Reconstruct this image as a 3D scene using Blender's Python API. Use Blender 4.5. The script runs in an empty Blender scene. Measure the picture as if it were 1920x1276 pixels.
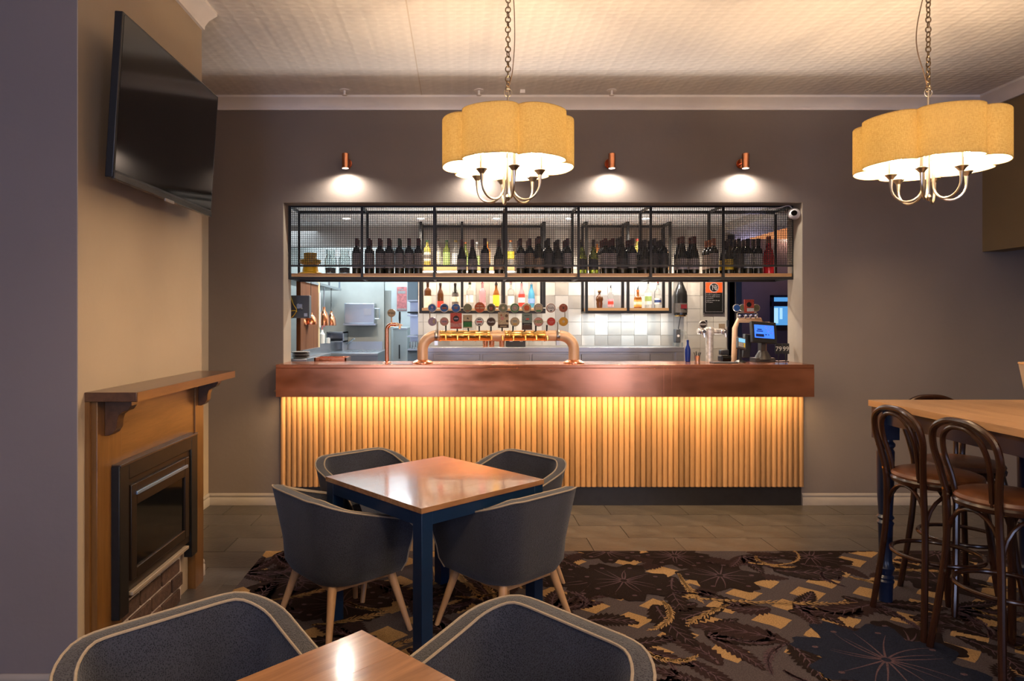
import bpy, bmesh, math, random
from mathutils import Vector, Matrix, Euler
PI = math.pi
SC = bpy.context.scene
COL = SC.collection
random.seed(7)

# ------------------------------------------------------------------ camera
CAMZ = 1.55; F = 1253.0; VX = 861.0; VY = 601.0; D = 5.63
cam_d = bpy.data.cameras.new('camera'); cam = bpy.data.objects.new('camera', cam_d); COL.objects.link(cam)
cam_d.sensor_width = 36.0; cam_d.lens = F/1920*36.0
cam_d.shift_x = (960-VX)/1920; cam_d.shift_y = -(638-VY)/1920
cam_d.clip_start = 0.05; cam_d.clip_end = 60
cam.location = (0, 0, CAMZ); cam.rotation_euler = (PI/2, 0, 0)
SC.camera = cam
def at(px, py, d):
    """a point of the photograph at depth d (metres)"""
    return Vector(((px-VX)/F*d, d, CAMZ-(py-VY)/F*d))
def AX(px, d): return (px-VX)/F*d
def AZ(py, d): return CAMZ-(py-VY)/F*d

# ------------------------------------------------------------------ world, light, exposure
w = bpy.data.worlds.new('world'); SC.world = w; w.use_nodes = True
w.node_tree.nodes['Background'].inputs[0].default_value = (0.45, 0.52, 0.75, 1)
w.node_tree.nodes['Background'].inputs[1].default_value = 0.14
SC.view_settings.view_transform = 'Standard'
try: SC.view_settings.look = 'None'
except Exception: pass
SC.view_settings.gamma = 1.0; SC.view_settings.use_curve_mapping = False
SC.view_settings.exposure = 0.85
SC.cycles.max_bounces = 8; SC.cycles.diffuse_bounces = 4; SC.cycles.glossy_bounces = 4
SC.cycles.transmission_bounces = 6; SC.cycles.transparent_max_bounces = 12
SC.cycles.caustics_reflective = False; SC.cycles.caustics_refractive = False
SC.cycles.sample_clamp_indirect = 4.0
SC.cycles.use_denoising = True

def area(name, loc, rot, sx, sy, power, color, spread=None):
    l = bpy.data.lights.new(name, 'AREA'); l.shape = 'RECTANGLE'; l.size = sx; l.size_y = sy
    l.energy = power; l.color = color
    if spread: l.spread = spread
    o = bpy.data.objects.new(name, l); COL.objects.link(o); o.location = loc; o.rotation_euler = rot
    return o
def spot(name, loc, power, color, size, blend, radius=0.02, rot=(0, 0, 0)):
    l = bpy.data.lights.new(name, 'SPOT'); l.energy = power; l.color = color
    l.spot_size = size; l.spot_blend = blend; l.shadow_soft_size = radius
    o = bpy.data.objects.new(name, l); COL.objects.link(o); o.location = loc; o.rotation_euler = rot
    return o
def point(name, loc, power, color, radius=0.02):
    l = bpy.data.lights.new(name, 'POINT'); l.energy = power; l.color = color; l.shadow_soft_size = radius
    o = bpy.data.objects.new(name, l); COL.objects.link(o); o.location = loc
    return o
WARM = (1.0, 0.60, 0.28); WARMW = (1.0, 0.74, 0.47); COOL = (0.72, 0.86, 1.0); DAY = (0.56, 0.65, 1.0)
# daylight through the windows behind the camera (in the rear wall)
area('window_daylight', (-1.05, -3.12, 1.36), (-PI/2, 0, PI), 1.4, 2.7, 52, DAY)
area('window_daylight', (3.30, -3.12, 1.36), (-PI/2, 0, PI), 1.1, 2.7, 34, DAY)
# LED strip below the bar top
area('bar_led', (0.69, 5.475, 0.962), (0, 0, 0), 4.30, 0.02, 30, (1.0, 0.66, 0.31))
# under-shelf strips of the back bar
area('shelf_led', (0.26, 7.34, 1.625), (0, 0, 0), 1.30, 0.02, 1.6, (1.0, 0.86, 0.68))
area('shelf_led', (1.82, 7.34, 1.625), (0, 0, 0), 0.90, 0.02, 3.6, (0.80, 0.92, 1.0))
area('shelf_led', (0.26, 7.34, 2.085), (0, 0, 0), 1.30, 0.02, 5, (1.0, 0.90, 0.76))
area('shelf_led', (1.82, 7.34, 2.085), (0, 0, 0), 0.90, 0.02, 4, (0.95, 0.97, 1.0))
DLX = [AX(p, 6.9) for p in (649.8, 789, 930.5, 1068, 1211)]
for i, x in enumerate(DLX):
    spot('downlight_or_fill', (x, 6.9, 2.585), 36, (1.0, 0.88, 0.74), math.radians(150), 0.6, 0.035)
spot('downlight_or_fill', (2.55, 6.9, 2.585), 36, (1.0, 0.84, 0.66), math.radians(150), 0.6, 0.035)  # fill without a fitting, added to brighten the right end of the back bar
area('added_up_fill', (0.8, 6.25, 0.95), (PI, 0, 0), 3.4, 0.12, 26, (1.0, 0.92, 0.85), math.radians(110))  # upward fill added below the bar to lift the back room ceiling
# cool kitchen light
area('kitchen_light', (-1.35, 8.0, 2.58), (0, 0, 0), 1.2, 0.9, 30, (0.66, 0.84, 1.0))
area('kitchen_light', (-0.95, 9.35, 2.56), (0, 0, 0), 0.5, 0.6, 10, (0.80, 0.92, 1.0))  # fill added to brighten the far doorway and its poster
area('kitchen_light', (-1.85, 6.9, 2.56), (0, 0, 0), 0.5, 1.2, 6, (0.70, 0.86, 1.0))
point('far_room_lamp_or_fill', (4.6, 9.3, 2.75), 60, (1.0, 0.55, 0.30), 0.1)
point('far_room_lamp_or_fill', (3.6, 8.2, 2.3), 9, (0.75, 0.65, 1.0), 0.1)  # violet fill added to raise the dark purple wall, no lamp there
# the four wall spots
SPX = [AX(p, 5.53) for p in (647.5, 897.5, 1147.5, 1398.5)]
for x in SPX:
    spot('wall_spot_beam', (x, 5.535, 2.812), 34, (1.0, 0.90, 0.78), math.radians(162), 0.75, 0.018)
# further pendants of the same kind hang behind the camera: their warm light
for (x, y) in ((0.265, -1.0), (2.548, -1.0)):
    point('rear_pendant_light', (x, y, 2.5), 26, WARMW, 0.25)

# ------------------------------------------------------------------ materials
MATS = {}
def nt(m):
    m.use_nodes = True; t = m.node_tree
    return t, t.nodes['Principled BSDF']
def mat(name, color, rough=0.5, metal=0.0, noise=0.0, nscale=8.0, bump=0.0, bscale=60.0, spec=None,
        stretch=None, coat=0.0, trans=0.0, emit=None, estr=0.0, ior=None, alpha=None, rand=0.0, rnoise=0.0):
    if name in MATS: return MATS[name]
    m = bpy.data.materials.new(name); MATS[name] = m
    t, b = nt(m); N = t.nodes; L = t.links
    c = (*color, 1)
    b.inputs['Base Color'].default_value = c
    b.inputs['Roughness'].default_value = rough; b.inputs['Metallic'].default_value = metal
    if spec is not None: b.inputs['Specular IOR Level'].default_value = spec
    if coat: b.inputs['Coat Weight'].default_value = coat; b.inputs['Coat Roughness'].default_value = 0.08
    if trans: b.inputs['Transmission Weight'].default_value = trans
    if ior: b.inputs['IOR'].default_value = ior
    if alpha is not None: b.inputs['Alpha'].default_value = alpha
    if emit: b.inputs['Emission Color'].default_value = (*emit, 1); b.inputs['Emission Strength'].default_value = estr
    tc = N.new('ShaderNodeTexCoord'); mp = N.new('ShaderNodeMapping'); L.new(tc.outputs['Object'], mp.inputs[0])
    if stretch: mp.inputs['Scale'].default_value = stretch
    last = None
    if noise:
        n = N.new('ShaderNodeTexNoise'); n.inputs['Scale'].default_value = nscale; n.inputs['Detail'].default_value = 5
        L.new(mp.outputs[0], n.inputs['Vector'])
        mr = N.new('ShaderNodeMapRange'); L.new(n.outputs['Fac'], mr.inputs['Value'])
        mr.inputs['From Min'].default_value = 0.3; mr.inputs['From Max'].default_value = 0.7
        mr.inputs['To Min'].default_value = 1-noise; mr.inputs['To Max'].default_value = 1+noise
        last = mr.outputs[0]
        if rnoise:
            mr2 = N.new('ShaderNodeMapRange'); L.new(n.outputs['Fac'], mr2.inputs['Value'])
            mr2.inputs['From Min'].default_value = 0.3; mr2.inputs['From Max'].default_value = 0.7
            mr2.inputs['To Min'].default_value = max(0.02, rough-rnoise); mr2.inputs['To Max'].default_value = rough+rnoise
            L.new(mr2.outputs[0], b.inputs['Roughness'])
    if rand:
        oi = N.new('ShaderNodeObjectInfo'); mr = N.new('ShaderNodeMapRange'); L.new(oi.outputs['Random'], mr.inputs['Value'])
        mr.inputs['To Min'].default_value = 1-rand; mr.inputs['To Max'].default_value = 1+rand
        if last:
            mu = N.new('ShaderNodeMath'); mu.operation = 'MULTIPLY'; L.new(last, mu.inputs[0]); L.new(mr.outputs[0], mu.inputs[1]); last = mu.outputs[0]
        else: last = mr.outputs[0]
    if last:
        vm = N.new('ShaderNodeVectorMath'); vm.operation = 'SCALE'; vm.inputs[0].default_value = color
        L.new(last, vm.inputs['Scale']); L.new(vm.outputs[0], b.inputs['Base Color'])
    if bump:
        n = N.new('ShaderNodeTexNoise'); n.inputs['Scale'].default_value = bscale; n.inputs['Detail'].default_value = 4
        L.new(mp.outputs[0], n.inputs['Vector'])
        bu = N.new('ShaderNodeBump'); bu.inputs['Strength'].default_value = bump; bu.inputs['Distance'].default_value = 0.01
        L.new(n.outputs['Fac'], bu.inputs['Height']); L.new(bu.outputs[0], b.inputs['Normal'])
    return m

def wood(name, c1, c2, rough=0.35, axis='x', scale=1.0, coat=0.0, rand=0.0, bump=0.08):
    """procedural timber: long grain along an axis, streaks across it"""
    if name in MATS: return MATS[name]
    m = bpy.data.materials.new(name); MATS[name] = m
    t, b = nt(m); N = t.nodes; L = t.links
    tc = N.new('ShaderNodeTexCoord'); mp = N.new('ShaderNodeMapping')
    oi = N.new('ShaderNodeObjectInfo')
    va = N.new('ShaderNodeVectorMath'); va.operation = 'ADD'
    sc = N.new('ShaderNodeVectorMath'); sc.operation = 'SCALE'; sc.inputs[0].default_value = (7, 11, 13)
    L.new(oi.outputs['Random'], sc.inputs['Scale'])
    L.new(tc.outputs['Object'], va.inputs[0]); L.new(sc.outputs[0], va.inputs[1]); L.new(va.outputs[0], mp.inputs[0])
    s = {'x': (1.2, 16, 16), 'y': (16, 1.2, 16), 'z': (16, 16, 1.2)}[axis]
    mp.inputs['Scale'].default_value = tuple(v*scale for v in s)
    n = N.new('ShaderNodeTexNoise'); n.inputs['Scale'].default_value = 1.6; n.inputs['Detail'].default_value = 7; n.inputs['Roughness'].default_value = 0.62
    n.inputs['Distortion'].default_value = 0.6
    L.new(mp.outputs[0], n.inputs['Vector'])
    n2 = N.new('ShaderNodeTexNoise'); n2.inputs['Scale'].default_value = 9; n2.inputs['Detail'].default_value = 3
    L.new(mp.outputs[0], n2.inputs['Vector'])
    mx = N.new('ShaderNodeMath'); mx.operation = 'MULTIPLY_ADD'; mx.inputs[1].default_value = 0.3
    L.new(n2.outputs['Fac'], mx.inputs[0]); L.new(n.outputs['Fac'], mx.inputs[2])
    cr = N.new('ShaderNodeValToRGB'); L.new(mx.outputs[0], cr.inputs[0])
    cr.color_ramp.elements[0].position = 0.45; cr.color_ramp.elements[0].color = (*c1, 1)
    cr.color_ramp.elements[1].position = 0.85; cr.color_ramp.elements[1].color = (*c2, 1)
    out = cr.outputs[0]
    if rand:
        mr = N.new('ShaderNodeMapRange'); L.new(oi.outputs['Random'], mr.inputs['Value'])
        mr.inputs['To Min'].default_value = 1-rand; mr.inputs['To Max'].default_value = 1+rand*0.6
        vm = N.new('ShaderNodeVectorMath'); vm.operation = 'SCALE'; L.new(out, vm.inputs[0]); L.new(mr.outputs[0], vm.inputs['Scale']); out = vm.outputs[0]
    L.new(out, b.inputs['Base Color'])
    b.inputs['Roughness'].default_value = rough
    if coat: b.inputs['Coat Weight'].default_value = coat; b.inputs['Coat Roughness'].default_value = 0.12
    if bump:
        bu = N.new('ShaderNodeBump'); bu.inputs['Strength'].default_value = bump; bu.inputs['Distance'].default_value = 0.003
        L.new(n2.outputs['Fac'], bu.inputs['Height']); L.new(bu.outputs[0], b.inputs['Normal'])
    return m

def fabric(name, c1, c2, scale=400.0, bump=0.7):
    """woven tweed: two thread colours on a fine checker"""
    if name in MATS: return MATS[name]
    m = bpy.data.materials.new(name); MATS[name] = m
    t, b = nt(m); N = t.nodes; L = t.links
    tc = N.new('ShaderNodeTexCoord')
    n = N.new('ShaderNodeTexNoise'); n.inputs['Scale'].default_value = scale*1.4; n.inputs['Detail'].default_value = 2
    L.new(tc.outputs['Object'], n.inputs['Vector'])
    v = N.new('ShaderNodeTexVoronoi'); v.inputs['Scale'].default_value = scale*0.55; v.inputs['Randomness'].default_value = 1.0
    L.new(tc.outputs['Object'], v.inputs['Vector'])
    a = N.new('ShaderNodeMath'); a.operation = 'ADD'; L.new(n.outputs['Fac'], a.inputs[0]); L.new(v.outputs['Distance'], a.inputs[1])
    cr = N.new('ShaderNodeValToRGB'); L.new(a.outputs[0], cr.inputs[0])
    cr.color_ramp.elements[0].position = 0.62; cr.color_ramp.elements[0].color = (*c1, 1)
    cr.color_ramp.elements[1].position = 1.12 if False else 0.98; cr.color_ramp.elements[1].color = (*c2, 1)
    n2 = N.new('ShaderNodeTexNoise'); n2.inputs['Scale'].default_value = 7; L.new(tc.outputs['Object'], n2.inputs['Vector'])
    mr = N.new('ShaderNodeMapRange'); L.new(n2.outputs['Fac'], mr.inputs['Value']); mr.inputs['To Min'].default_value = 0.8; mr.inputs['To Max'].default_value = 1.2
    vm = N.new('ShaderNodeVectorMath'); vm.operation = 'SCALE'; L.new(cr.outputs[0], vm.inputs[0]); L.new(mr.outputs[0], vm.inputs['Scale'])
    L.new(vm.outputs[0], b.inputs['Base Color'])
    b.inputs['Roughness'].default_value = 0.9; b.inputs['Specular IOR Level'].default_value = 0.2
    b.inputs['Sheen Weight'].default_value = 0.25; b.inputs['Sheen Roughness'].default_value = 0.4
    bu = N.new('ShaderNodeBump'); bu.inputs['Strength'].default_value = bump; bu.inputs['Distance'].default_value = 0.002
    L.new(a.outputs[0], bu.inputs['Height']); L.new(bu.outputs[0], b.inputs['Normal'])
    return m

# ------------------------------------------------------------------ mesh builder
class MB:
    def __init__(s): s.v = []; s.f = []; s.m = []; s.cur = 0
    def add(s, vs, fs):
        o = len(s.v); s.v.extend([tuple(p) for p in vs])
        for f in fs: s.f.append(tuple(i+o for i in f)); s.m.append(s.cur)
        return s
    def box(s, a, b, M=None):
        (x0, y0, z0), (x1, y1, z1) = a, b
        vs = [Vector(p) for p in ((x0,y0,z0),(x1,y0,z0),(x1,y1,z0),(x0,y1,z0),(x0,y0,z1),(x1,y0,z1),(x1,y1,z1),(x0,y1,z1))]
        if M: vs = [M @ p for p in vs]
        return s.add(vs, [(0,3,2,1),(4,5,6,7),(0,1,5,4),(1,2,6,5),(2,3,7,6),(3,0,4,7)])
    def cbox(s, c, sz, M=None):
        return s.box([c[i]-sz[i]/2 for i in range(3)], [c[i]+sz[i]/2 for i in range(3)], M)
    def beam(s, p, q, w, h=None, up=(0, 0, 1), w2=None, h2=None):
        p = Vector(p); q = Vector(q); h = h or w; w2 = w2 or w; h2 = h2 or h
        d = (q-p).normalized(); u = Vector(up)
        if abs(d.dot(u)) > 0.99: u = Vector((1, 0, 0))
        a = d.cross(u).normalized(); b = a.cross(d).normalized()
        vs = [p+a*i*w/2+b*j*h/2 for i, j in ((-1,-1),(1,-1),(1,1),(-1,1))]+[q+a*i*w2/2+b*j*h2/2 for i, j in ((-1,-1),(1,-1),(1,1),(-1,1))]
        return s.add(vs, [(3,2,1,0),(4,5,6,7),(0,1,5,4),(1,2,6,5),(2,3,7,6),(3,0,4,7)])
    def tube(s, pts, r, n=10, closed=False, caps=True):
        pts = [Vector(p) for p in pts]; K = len(pts)
        rs = r if isinstance(r, (list, tuple)) else [r]*K
        tans = []
        for i in range(K):
            a = pts[(i-1) % K] if (closed or i > 0) else pts[i]
            b = pts[(i+1) % K] if (closed or i < K-1) else pts[i]
            tans.append((b-a).normalized())
        t0 = tans[0]; u = Vector((0, 0, 1)) if abs(t0.z) < 0.9 else Vector((1, 0, 0))
        nrm = t0.cross(u).normalized(); vs = []
        for i in range(K):
            if i: 
                ax = tans[i-1].cross(tans[i])
                if ax.length > 1e-7: nrm = Matrix.Rotation(tans[i-1].angle(tans[i]), 3, ax.normalized()) @ nrm
            bn = tans[i].cross(nrm).normalized()
            for k in range(n):
                t = 2*PI*k/n; vs.append(pts[i]+(nrm*math.cos(t)+bn*math.sin(t))*rs[i])
        fs = []
        for i in range(K if closed else K-1):
            j = (i+1) % K
            for k in range(n):
                l = (k+1) % n; fs.append((i*n+k, i*n+l, j*n+l, j*n+k))
        if caps and not closed:
            fs.append(tuple(range(n-1, -1, -1))); fs.append(tuple((K-1)*n+k for k in range(n)))
        return s.add(vs, fs)
    def lathe(s, prof, c=(0, 0, 0), n=20, M=None, axis='z'):
        """prof: (radius, height) pairs from bottom to top"""
        vs = []; fs = []; c = Vector(c)
        for (r, z) in prof:
            for k in range(n):
                t = 2*PI*k/n; p = Vector((r*math.cos(t), r*math.sin(t), z))
                if axis == 'y': p = Vector((p.x, z, p.y))
                if axis == 'x': p = Vector((z, p.x, p.y))
                if M: p = M @ p
                vs.append(p+c)
        for i in range(len(prof)-1):
            for k in range(n):
                l = (k+1) % n; fs.append((i*n+k, i*n+l, (i+1)*n+l, (i+1)*n+k))
        if prof[0][0] > 1e-5: fs.append(tuple(range(n-1, -1, -1)))
        if prof[-1][0] > 1e-5: fs.append(tuple((len(prof)-1)*n+k for k in range(n)))
        return s.add(vs, fs)
    def cyl(s, c, r, h, n=20, axis='z', r2=None):
        return s.lathe([(r, -h/2), (r2 if r2 is not None else r, h/2)], c, n, None, axis)
    def prism(s, poly, a, b, plane='xz'):
        """extrude a 2D outline between a and b along the missing axis"""
        def P(p, t): return {'xz': (p[0], t, p[1]), 'yz': (t, p[0], p[1]), 'xy': (p[0], p[1], t)}[plane]
        n = len(poly); vs = [P(p, a) for p in poly]+[P(p, b) for p in poly]
        fs = [tuple(range(n)), tuple(range(2*n-1, n-1, -1))]
        for i in range(n): j = (i+1) % n; fs.append((i, i+n, j+n, j))
        return s.add(vs, fs)
    def build(s, name, mats, parent=None, smooth=True, bevel=0.0, world=False, angle=35, segs=2):
        me = bpy.data.meshes.new(name)
        vs = s.v
        if world and parent is not None:
            off = Vector((0, 0, 0)); q = parent
            while q is not None: off += q.location; q = q.parent
            vs = [(p[0]-off.x, p[1]-off.y, p[2]-off.z) for p in vs]
        elif world and parent is None:
            pass
        me.from_pydata([tuple(p) for p in vs], [], s.f)
        if not isinstance(mats, (list, tuple)): mats = [mats]
        for m in mats: me.materials.append(m)
        if len(mats) > 1: me.polygons.foreach_set('material_index', s.m)
        bm = bmesh.new(); bm.from_mesh(me); bmesh.ops.recalc_face_normals(bm, faces=bm.faces); bm.to_mesh(me); bm.free()
        if smooth:
            me.polygons.foreach_set('use_smooth', [True]*len(me.polygons)); me.set_sharp_from_angle(angle=math.radians(angle))
        me.update()
        o = bpy.data.objects.new(name, me); COL.objects.link(o)
        if parent is not None: o.parent = parent
        if bevel:
            md = o.modifiers.new('bevel', 'BEVEL'); md.width = bevel; md.segments = segs; md.limit_method = 'ANGLE'; md.angle_limit = math.radians(40)
        return o
def origin(o, loc):
    """move a top-level mesh's origin to loc, geometry staying where it is"""
    loc = Vector(loc); o.data.transform(Matrix.Translation(-loc)); o.location = loc; return o
def thing(name, label, cat, loc=(0, 0, 0), rz=0.0, group=None):
    o = bpy.data.objects.new(name, None); COL.objects.link(o); o.empty_display_size = 0.1
    o.location = loc; o.rotation_euler = (0, 0, rz); tag(o, label, cat, group); return o
def tag(o, label, cat, group=None):
    o['label'] = label; o['category'] = cat
    if group: o['group'] = group
    return o
def struct(o): o['kind'] = 'structure'; return o
def dup(root, loc, rz, label, group=None):
    r = root.copy(); COL.objects.link(r); r.location = loc; r.rotation_euler = (0, 0, rz); r['label'] = label
    if group: r['group'] = group
    def rec(a, b):
        for ch in list(a.children):
            c = ch.copy(); COL.objects.link(c); c.parent = b; rec(ch, c)
    rec(root, r); return r
def text(name, body, size, loc, m, parent=None, rot=(PI/2, 0, 0), ext=0.0006, align='CENTER', space=1.0):
    cu = bpy.data.curves.new(name, 'FONT'); cu.body = body; cu.size = size; cu.extrude = ext
    cu.align_x = align; cu.align_y = 'CENTER'; cu.space_line = space; cu.resolution_u = 3
    tmp = bpy.data.objects.new(name, cu); me = bpy.data.meshes.new_from_object(tmp)
    bpy.data.objects.remove(tmp); bpy.data.curves.remove(cu)
    me.materials.clear(); me.materials.append(m)
    R = Euler(rot).to_matrix().to_4x4(); R.translation = Vector(loc); me.transform(R)
    if parent is not None:
        off = Vector((0, 0, 0)); q = parent
        while q is not None: off += q.location; q = q.parent
        me.transform(Matrix.Translation(-off))
    o = bpy.data.objects.new(name, me); COL.objects.link(o)
    if parent is not None: o.parent = parent
    return o
def smoothpath(ctrl, n=8):
    """Catmull-Rom through control points"""
    c = [Vector(p) for p in ctrl]; c = [c[0]*2-c[1]]+c+[c[-1]*2-c[-2]]; out = []
    for i in range(1, len(c)-2):
        for k in range(n):
            t = k/n; a, b, d, e = c[i-1], c[i], c[i+1], c[i+2]
            out.append(0.5*((2*b)+(d-a)*t+(2*a-5*b+4*d-e)*t*t+(-a+3*b-3*d+e)*t**3))
    out.append(c[-2]); return out
ORD = ['first','second','third','fourth','fifth','sixth','seventh','eighth','ninth','tenth','eleventh','twelfth','thirteenth','fourteenth','fifteenth','sixteenth','seventeenth','eighteenth','nineteenth','twentieth','twenty-first','twenty-second','twenty-third','twenty-fourth','twenty-fifth','twenty-sixth','twenty-seventh','twenty-eighth','twenty-ninth','thirtieth','thirty-first','thirty-second']

# ------------------------------------------------------------------ shared materials
m_wall = mat('plaster_taupe', (0.190, 0.155, 0.135), 0.75, noise=0.06, nscale=1.5, bump=0.12, bscale=22)
m_tan = mat('plaster_tan', (0.40, 0.315, 0.225), 0.6, noise=0.05, nscale=1.5, bump=0.10, bscale=25)
m_wallL = mat('plaster_grey', (0.185, 0.155, 0.155), 0.75, noise=0.05, nscale=1.5, bump=0.12, bscale=22)
m_olive = mat('plaster_olive', (0.20, 0.145, 0.075), 0.75, noise=0.05, nscale=2, bump=0.12, bscale=22)
m_white = mat('paint_white', (0.80, 0.74, 0.70), 0.45, noise=0.03)
m_skirt = mat('paint_skirting', (0.34, 0.30, 0.265), 0.4, noise=0.05)
m_reveal = mat('plaster_reveal', (0.36, 0.30, 0.24), 0.7, noise=0.05, bump=0.08, bscale=30)
m_black = mat('black_steel', (0.012, 0.011, 0.010), 0.42, metal=0.3, noise=0.2, nscale=30)
m_blackp = mat('black_plastic', (0.010, 0.010, 0.011), 0.35, noise=0.1)
m_darkgl = mat('dark_screen', (0.003, 0.003, 0.003), 0.08, spec=0.35)
m_oak = wood('oak', (0.42, 0.22, 0.085), (0.56, 0.33, 0.145), 0.30, 'x', 1.0, coat=0.2)
m_oakz = wood('oak_upright', (0.115, 0.048, 0.010), (0.185, 0.084, 0.022), 0.30, 'z', 1.0, coat=0.15)
m_oaky = wood('oak_along', (0.13, 0.056, 0.013), (0.205, 0.096, 0.027), 0.30, 'y', 1.0, coat=0.15)
m_mantel = wood('mantel_dark', (0.060, 0.026, 0.012), (0.11, 0.050, 0.022), 0.28, 'y', 1.0, coat=0.3)
m_slat = wood('slat_timber', (0.38, 0.195, 0.075), (0.47, 0.265, 0.115), 0.45, 'z', 0.7, rand=0.34)
m_beech = wood('beech', (0.44, 0.25, 0.12), (0.56, 0.34, 0.18), 0.35, 'z', 1.0, coat=0.1)
m_shelfw = wood('shelf_timber', (0.38, 0.20, 0.08), (0.52, 0.30, 0.13), 0.4, 'x', 0.8)
m_brown = wood('bentwood', (0.018, 0.006, 0.003), (0.036, 0.012, 0.005), 0.24, 'z', 1.0, coat=0.25, bump=0.0)
m_copper = mat('copper', (0.56, 0.215, 0.105), 0.20, metal=0.84, noise=0.26, nscale=2.6, rnoise=0.05, stretch=(1, 1, 3))
m_copperm = mat('copper_matt', (0.66, 0.42, 0.26), 0.42, metal=0.35, noise=0.10, nscale=9)
m_copperb = mat('copper_bright', (0.80, 0.34, 0.18), 0.20, metal=1.0, noise=0.08, nscale=12)
m_brass = mat('brass', (0.82, 0.50, 0.17), 0.24, metal=1.0)
m_chrome = mat('chrome', (0.75, 0.76, 0.78), 0.16, metal=1.0)
m_nickel = mat('brushed_nickel', (0.52, 0.47, 0.40), 0.30, metal=1.0)
m_steel = mat('stainless', (0.37, 0.36, 0.36), 0.30, metal=1.0, noise=0.08, nscale=3, stretch=(1, 1, 8))
m_navy = mat('navy_paint', (0.003, 0.017, 0.050), 0.38, noise=0.08, nscale=10)
m_navyd = mat('navy_paint_dark', (0.006, 0.012, 0.035), 0.30, noise=0.08, nscale=10)
m_tweed = fabric('tweed', (0.004, 0.005, 0.009), (0.037, 0.039, 0.054))
m_tweedi = fabric('tweed_inner', (0.004, 0.005, 0.009), (0.043, 0.046, 0.064))
m_tweedb = fabric('tweed_band', (0.008, 0.008, 0.011), (0.055, 0.053, 0.058))
m_pipe = mat('tan_piping', (0.30, 0.235, 0.165), 0.8, noise=0.1, nscale=200)
m_leather = mat('brown_leather', (0.12, 0.044, 0.017), 0.32, noise=0.25, nscale=25, bump=0.1, bscale=300)
m_slate = mat('slate', (0.058, 0.050, 0.046), 0.34, noise=0.22, nscale=5, bump=0.15, bscale=40, rand=0.16, rnoise=0.08)
m_grout = mat('grout_dark', (0.030, 0.025, 0.020), 0.8)
m_kick = mat('kick_tile', (0.018, 0.016, 0.016), 0.30, noise=0.2, nscale=20)

def ceiling_mat():
    m = bpy.data.materials.new('embossed_ceiling'); t, b = nt(m); N = t.nodes; L = t.links
    b.inputs['Base Color'].default_value = (0.70, 0.65, 0.61, 1); b.inputs['Roughness'].default_value = 0.55
    tc = N.new('ShaderNodeTexCoord')
    def wave(direction, scale, dist, rot=0):
        mp = N.new('ShaderNodeMapping'); mp.inputs['Rotation'].default_value = (0, 0, rot); L.new(tc.outputs['Object'], mp.inputs[0])
        w_ = N.new('ShaderNodeTexWave'); w_.bands_direction = direction; w_.inputs['Scale'].default_value = scale; w_.inputs['Distortion'].default_value = dist
        w_.inputs['Detail Scale'].default_value = 1.0
        L.new(mp.outputs[0], w_.inputs['Vector']); return w_.outputs['Fac']
    a = wave('X', 3.3, 0.0); b1 = wave('X', 4.6, 0.0, math.radians(52)); c = wave('X', 4.6, 0.0, math.radians(-52))
    v = N.new('ShaderNodeTexVoronoi'); v.inputs['Scale'].default_value = 24; v.inputs['Randomness'].default_value = 0.25; L.new(tc.outputs['Object'], v.inputs['Vector'])
    m1 = N.new('ShaderNodeMath'); m1.operation = 'MULTIPLY'; L.new(b1, m1.inputs[0]); L.new(c, m1.inputs[1])
    m2 = N.new('ShaderNodeMath'); m2.operation = 'MULTIPLY_ADD'; m2.inputs[1].default_value = 0.7; L.new(a, m2.inputs[0]); L.new(m1.outputs[0], m2.inputs[2])
    m3 = N.new('ShaderNodeMath'); m3.operation = 'ADD'; L.new(m2.outputs[0], m3.inputs[0]); L.new(v.outputs['Distance'], m3.inputs[1])
    bu = N.new('ShaderNodeBump'); bu.inputs['Strength'].default_value = 0.5; bu.inputs['Distance'].default_value = 0.0045
    L.new(m3.outputs[0], bu.inputs['Height']); L.new(bu.outputs[0], b.inputs['Normal'])
    mr = N.new('ShaderNodeMapRange'); L.new(m3.outputs[0], mr.inputs['Value']); mr.inputs['From Max'].default_value = 2.0
    mr.inputs['To Min'].default_value = 0.93; mr.inputs['To Max'].default_value = 1.05
    vm = N.new('ShaderNodeVectorMath'); vm.operation = 'SCALE'; vm.inputs[0].default_value = (0.70, 0.65, 0.61); L.new(mr.outputs[0], vm.inputs['Scale'])
    L.new(vm.outputs[0], b.inputs['Base Color'])
    return m
m_ceil = ceiling_mat()

# ------------------------------------------------------------------ room shell
CEIL = 3.42; XL = -2.112; XC = -1.569; YC0 = 2.75; YC1 = 4.07; XR = 4.408; YB = -3.2; XFR = 6.6; XFL = -3.3
OX0, OX1, OZ0, OZ1 = -1.484, 2.894, 1.15, 2.548
WT = 0.25
b = MB()
b.box((XFL-0.2, D, 0), (OX0, D+WT, CEIL)); b.box((OX1, D, 0), (XFR, D+WT, CEIL))
b.box((OX0, D, 0), (OX1, D+WT, OZ0)); b.box((OX0, D, OZ1), (OX1, D+WT, CEIL))
struct(b.build('wall_back', m_wall, smooth=False))
b = MB(); b.box((OX0-0.001, D+0.003, OZ0), (OX0+0.004, D+WT, OZ1)); b.box((OX1-0.004, D+0.003, OZ0), (OX1+0.001, D+WT, OZ1)); b.box((OX0, D+0.003, OZ1-0.004), (OX1, D+WT, OZ1+0.001))
struct(b.build('trim_1', m_reveal, smooth=False))
b = MB(); b.box((XFL, YB-0.2, CEIL), (XFR, D+WT, CEIL+0.12)); struct(b.build('ceiling', m_ceil, smooth=False))
b = MB(); b.box((-0.315, YB, CEIL-0.0015), (-0.307, D, CEIL))
struct(b.build('trim_2', mat('seam', (0.58, 0.50, 0.43), 0.7), smooth=False))
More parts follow.
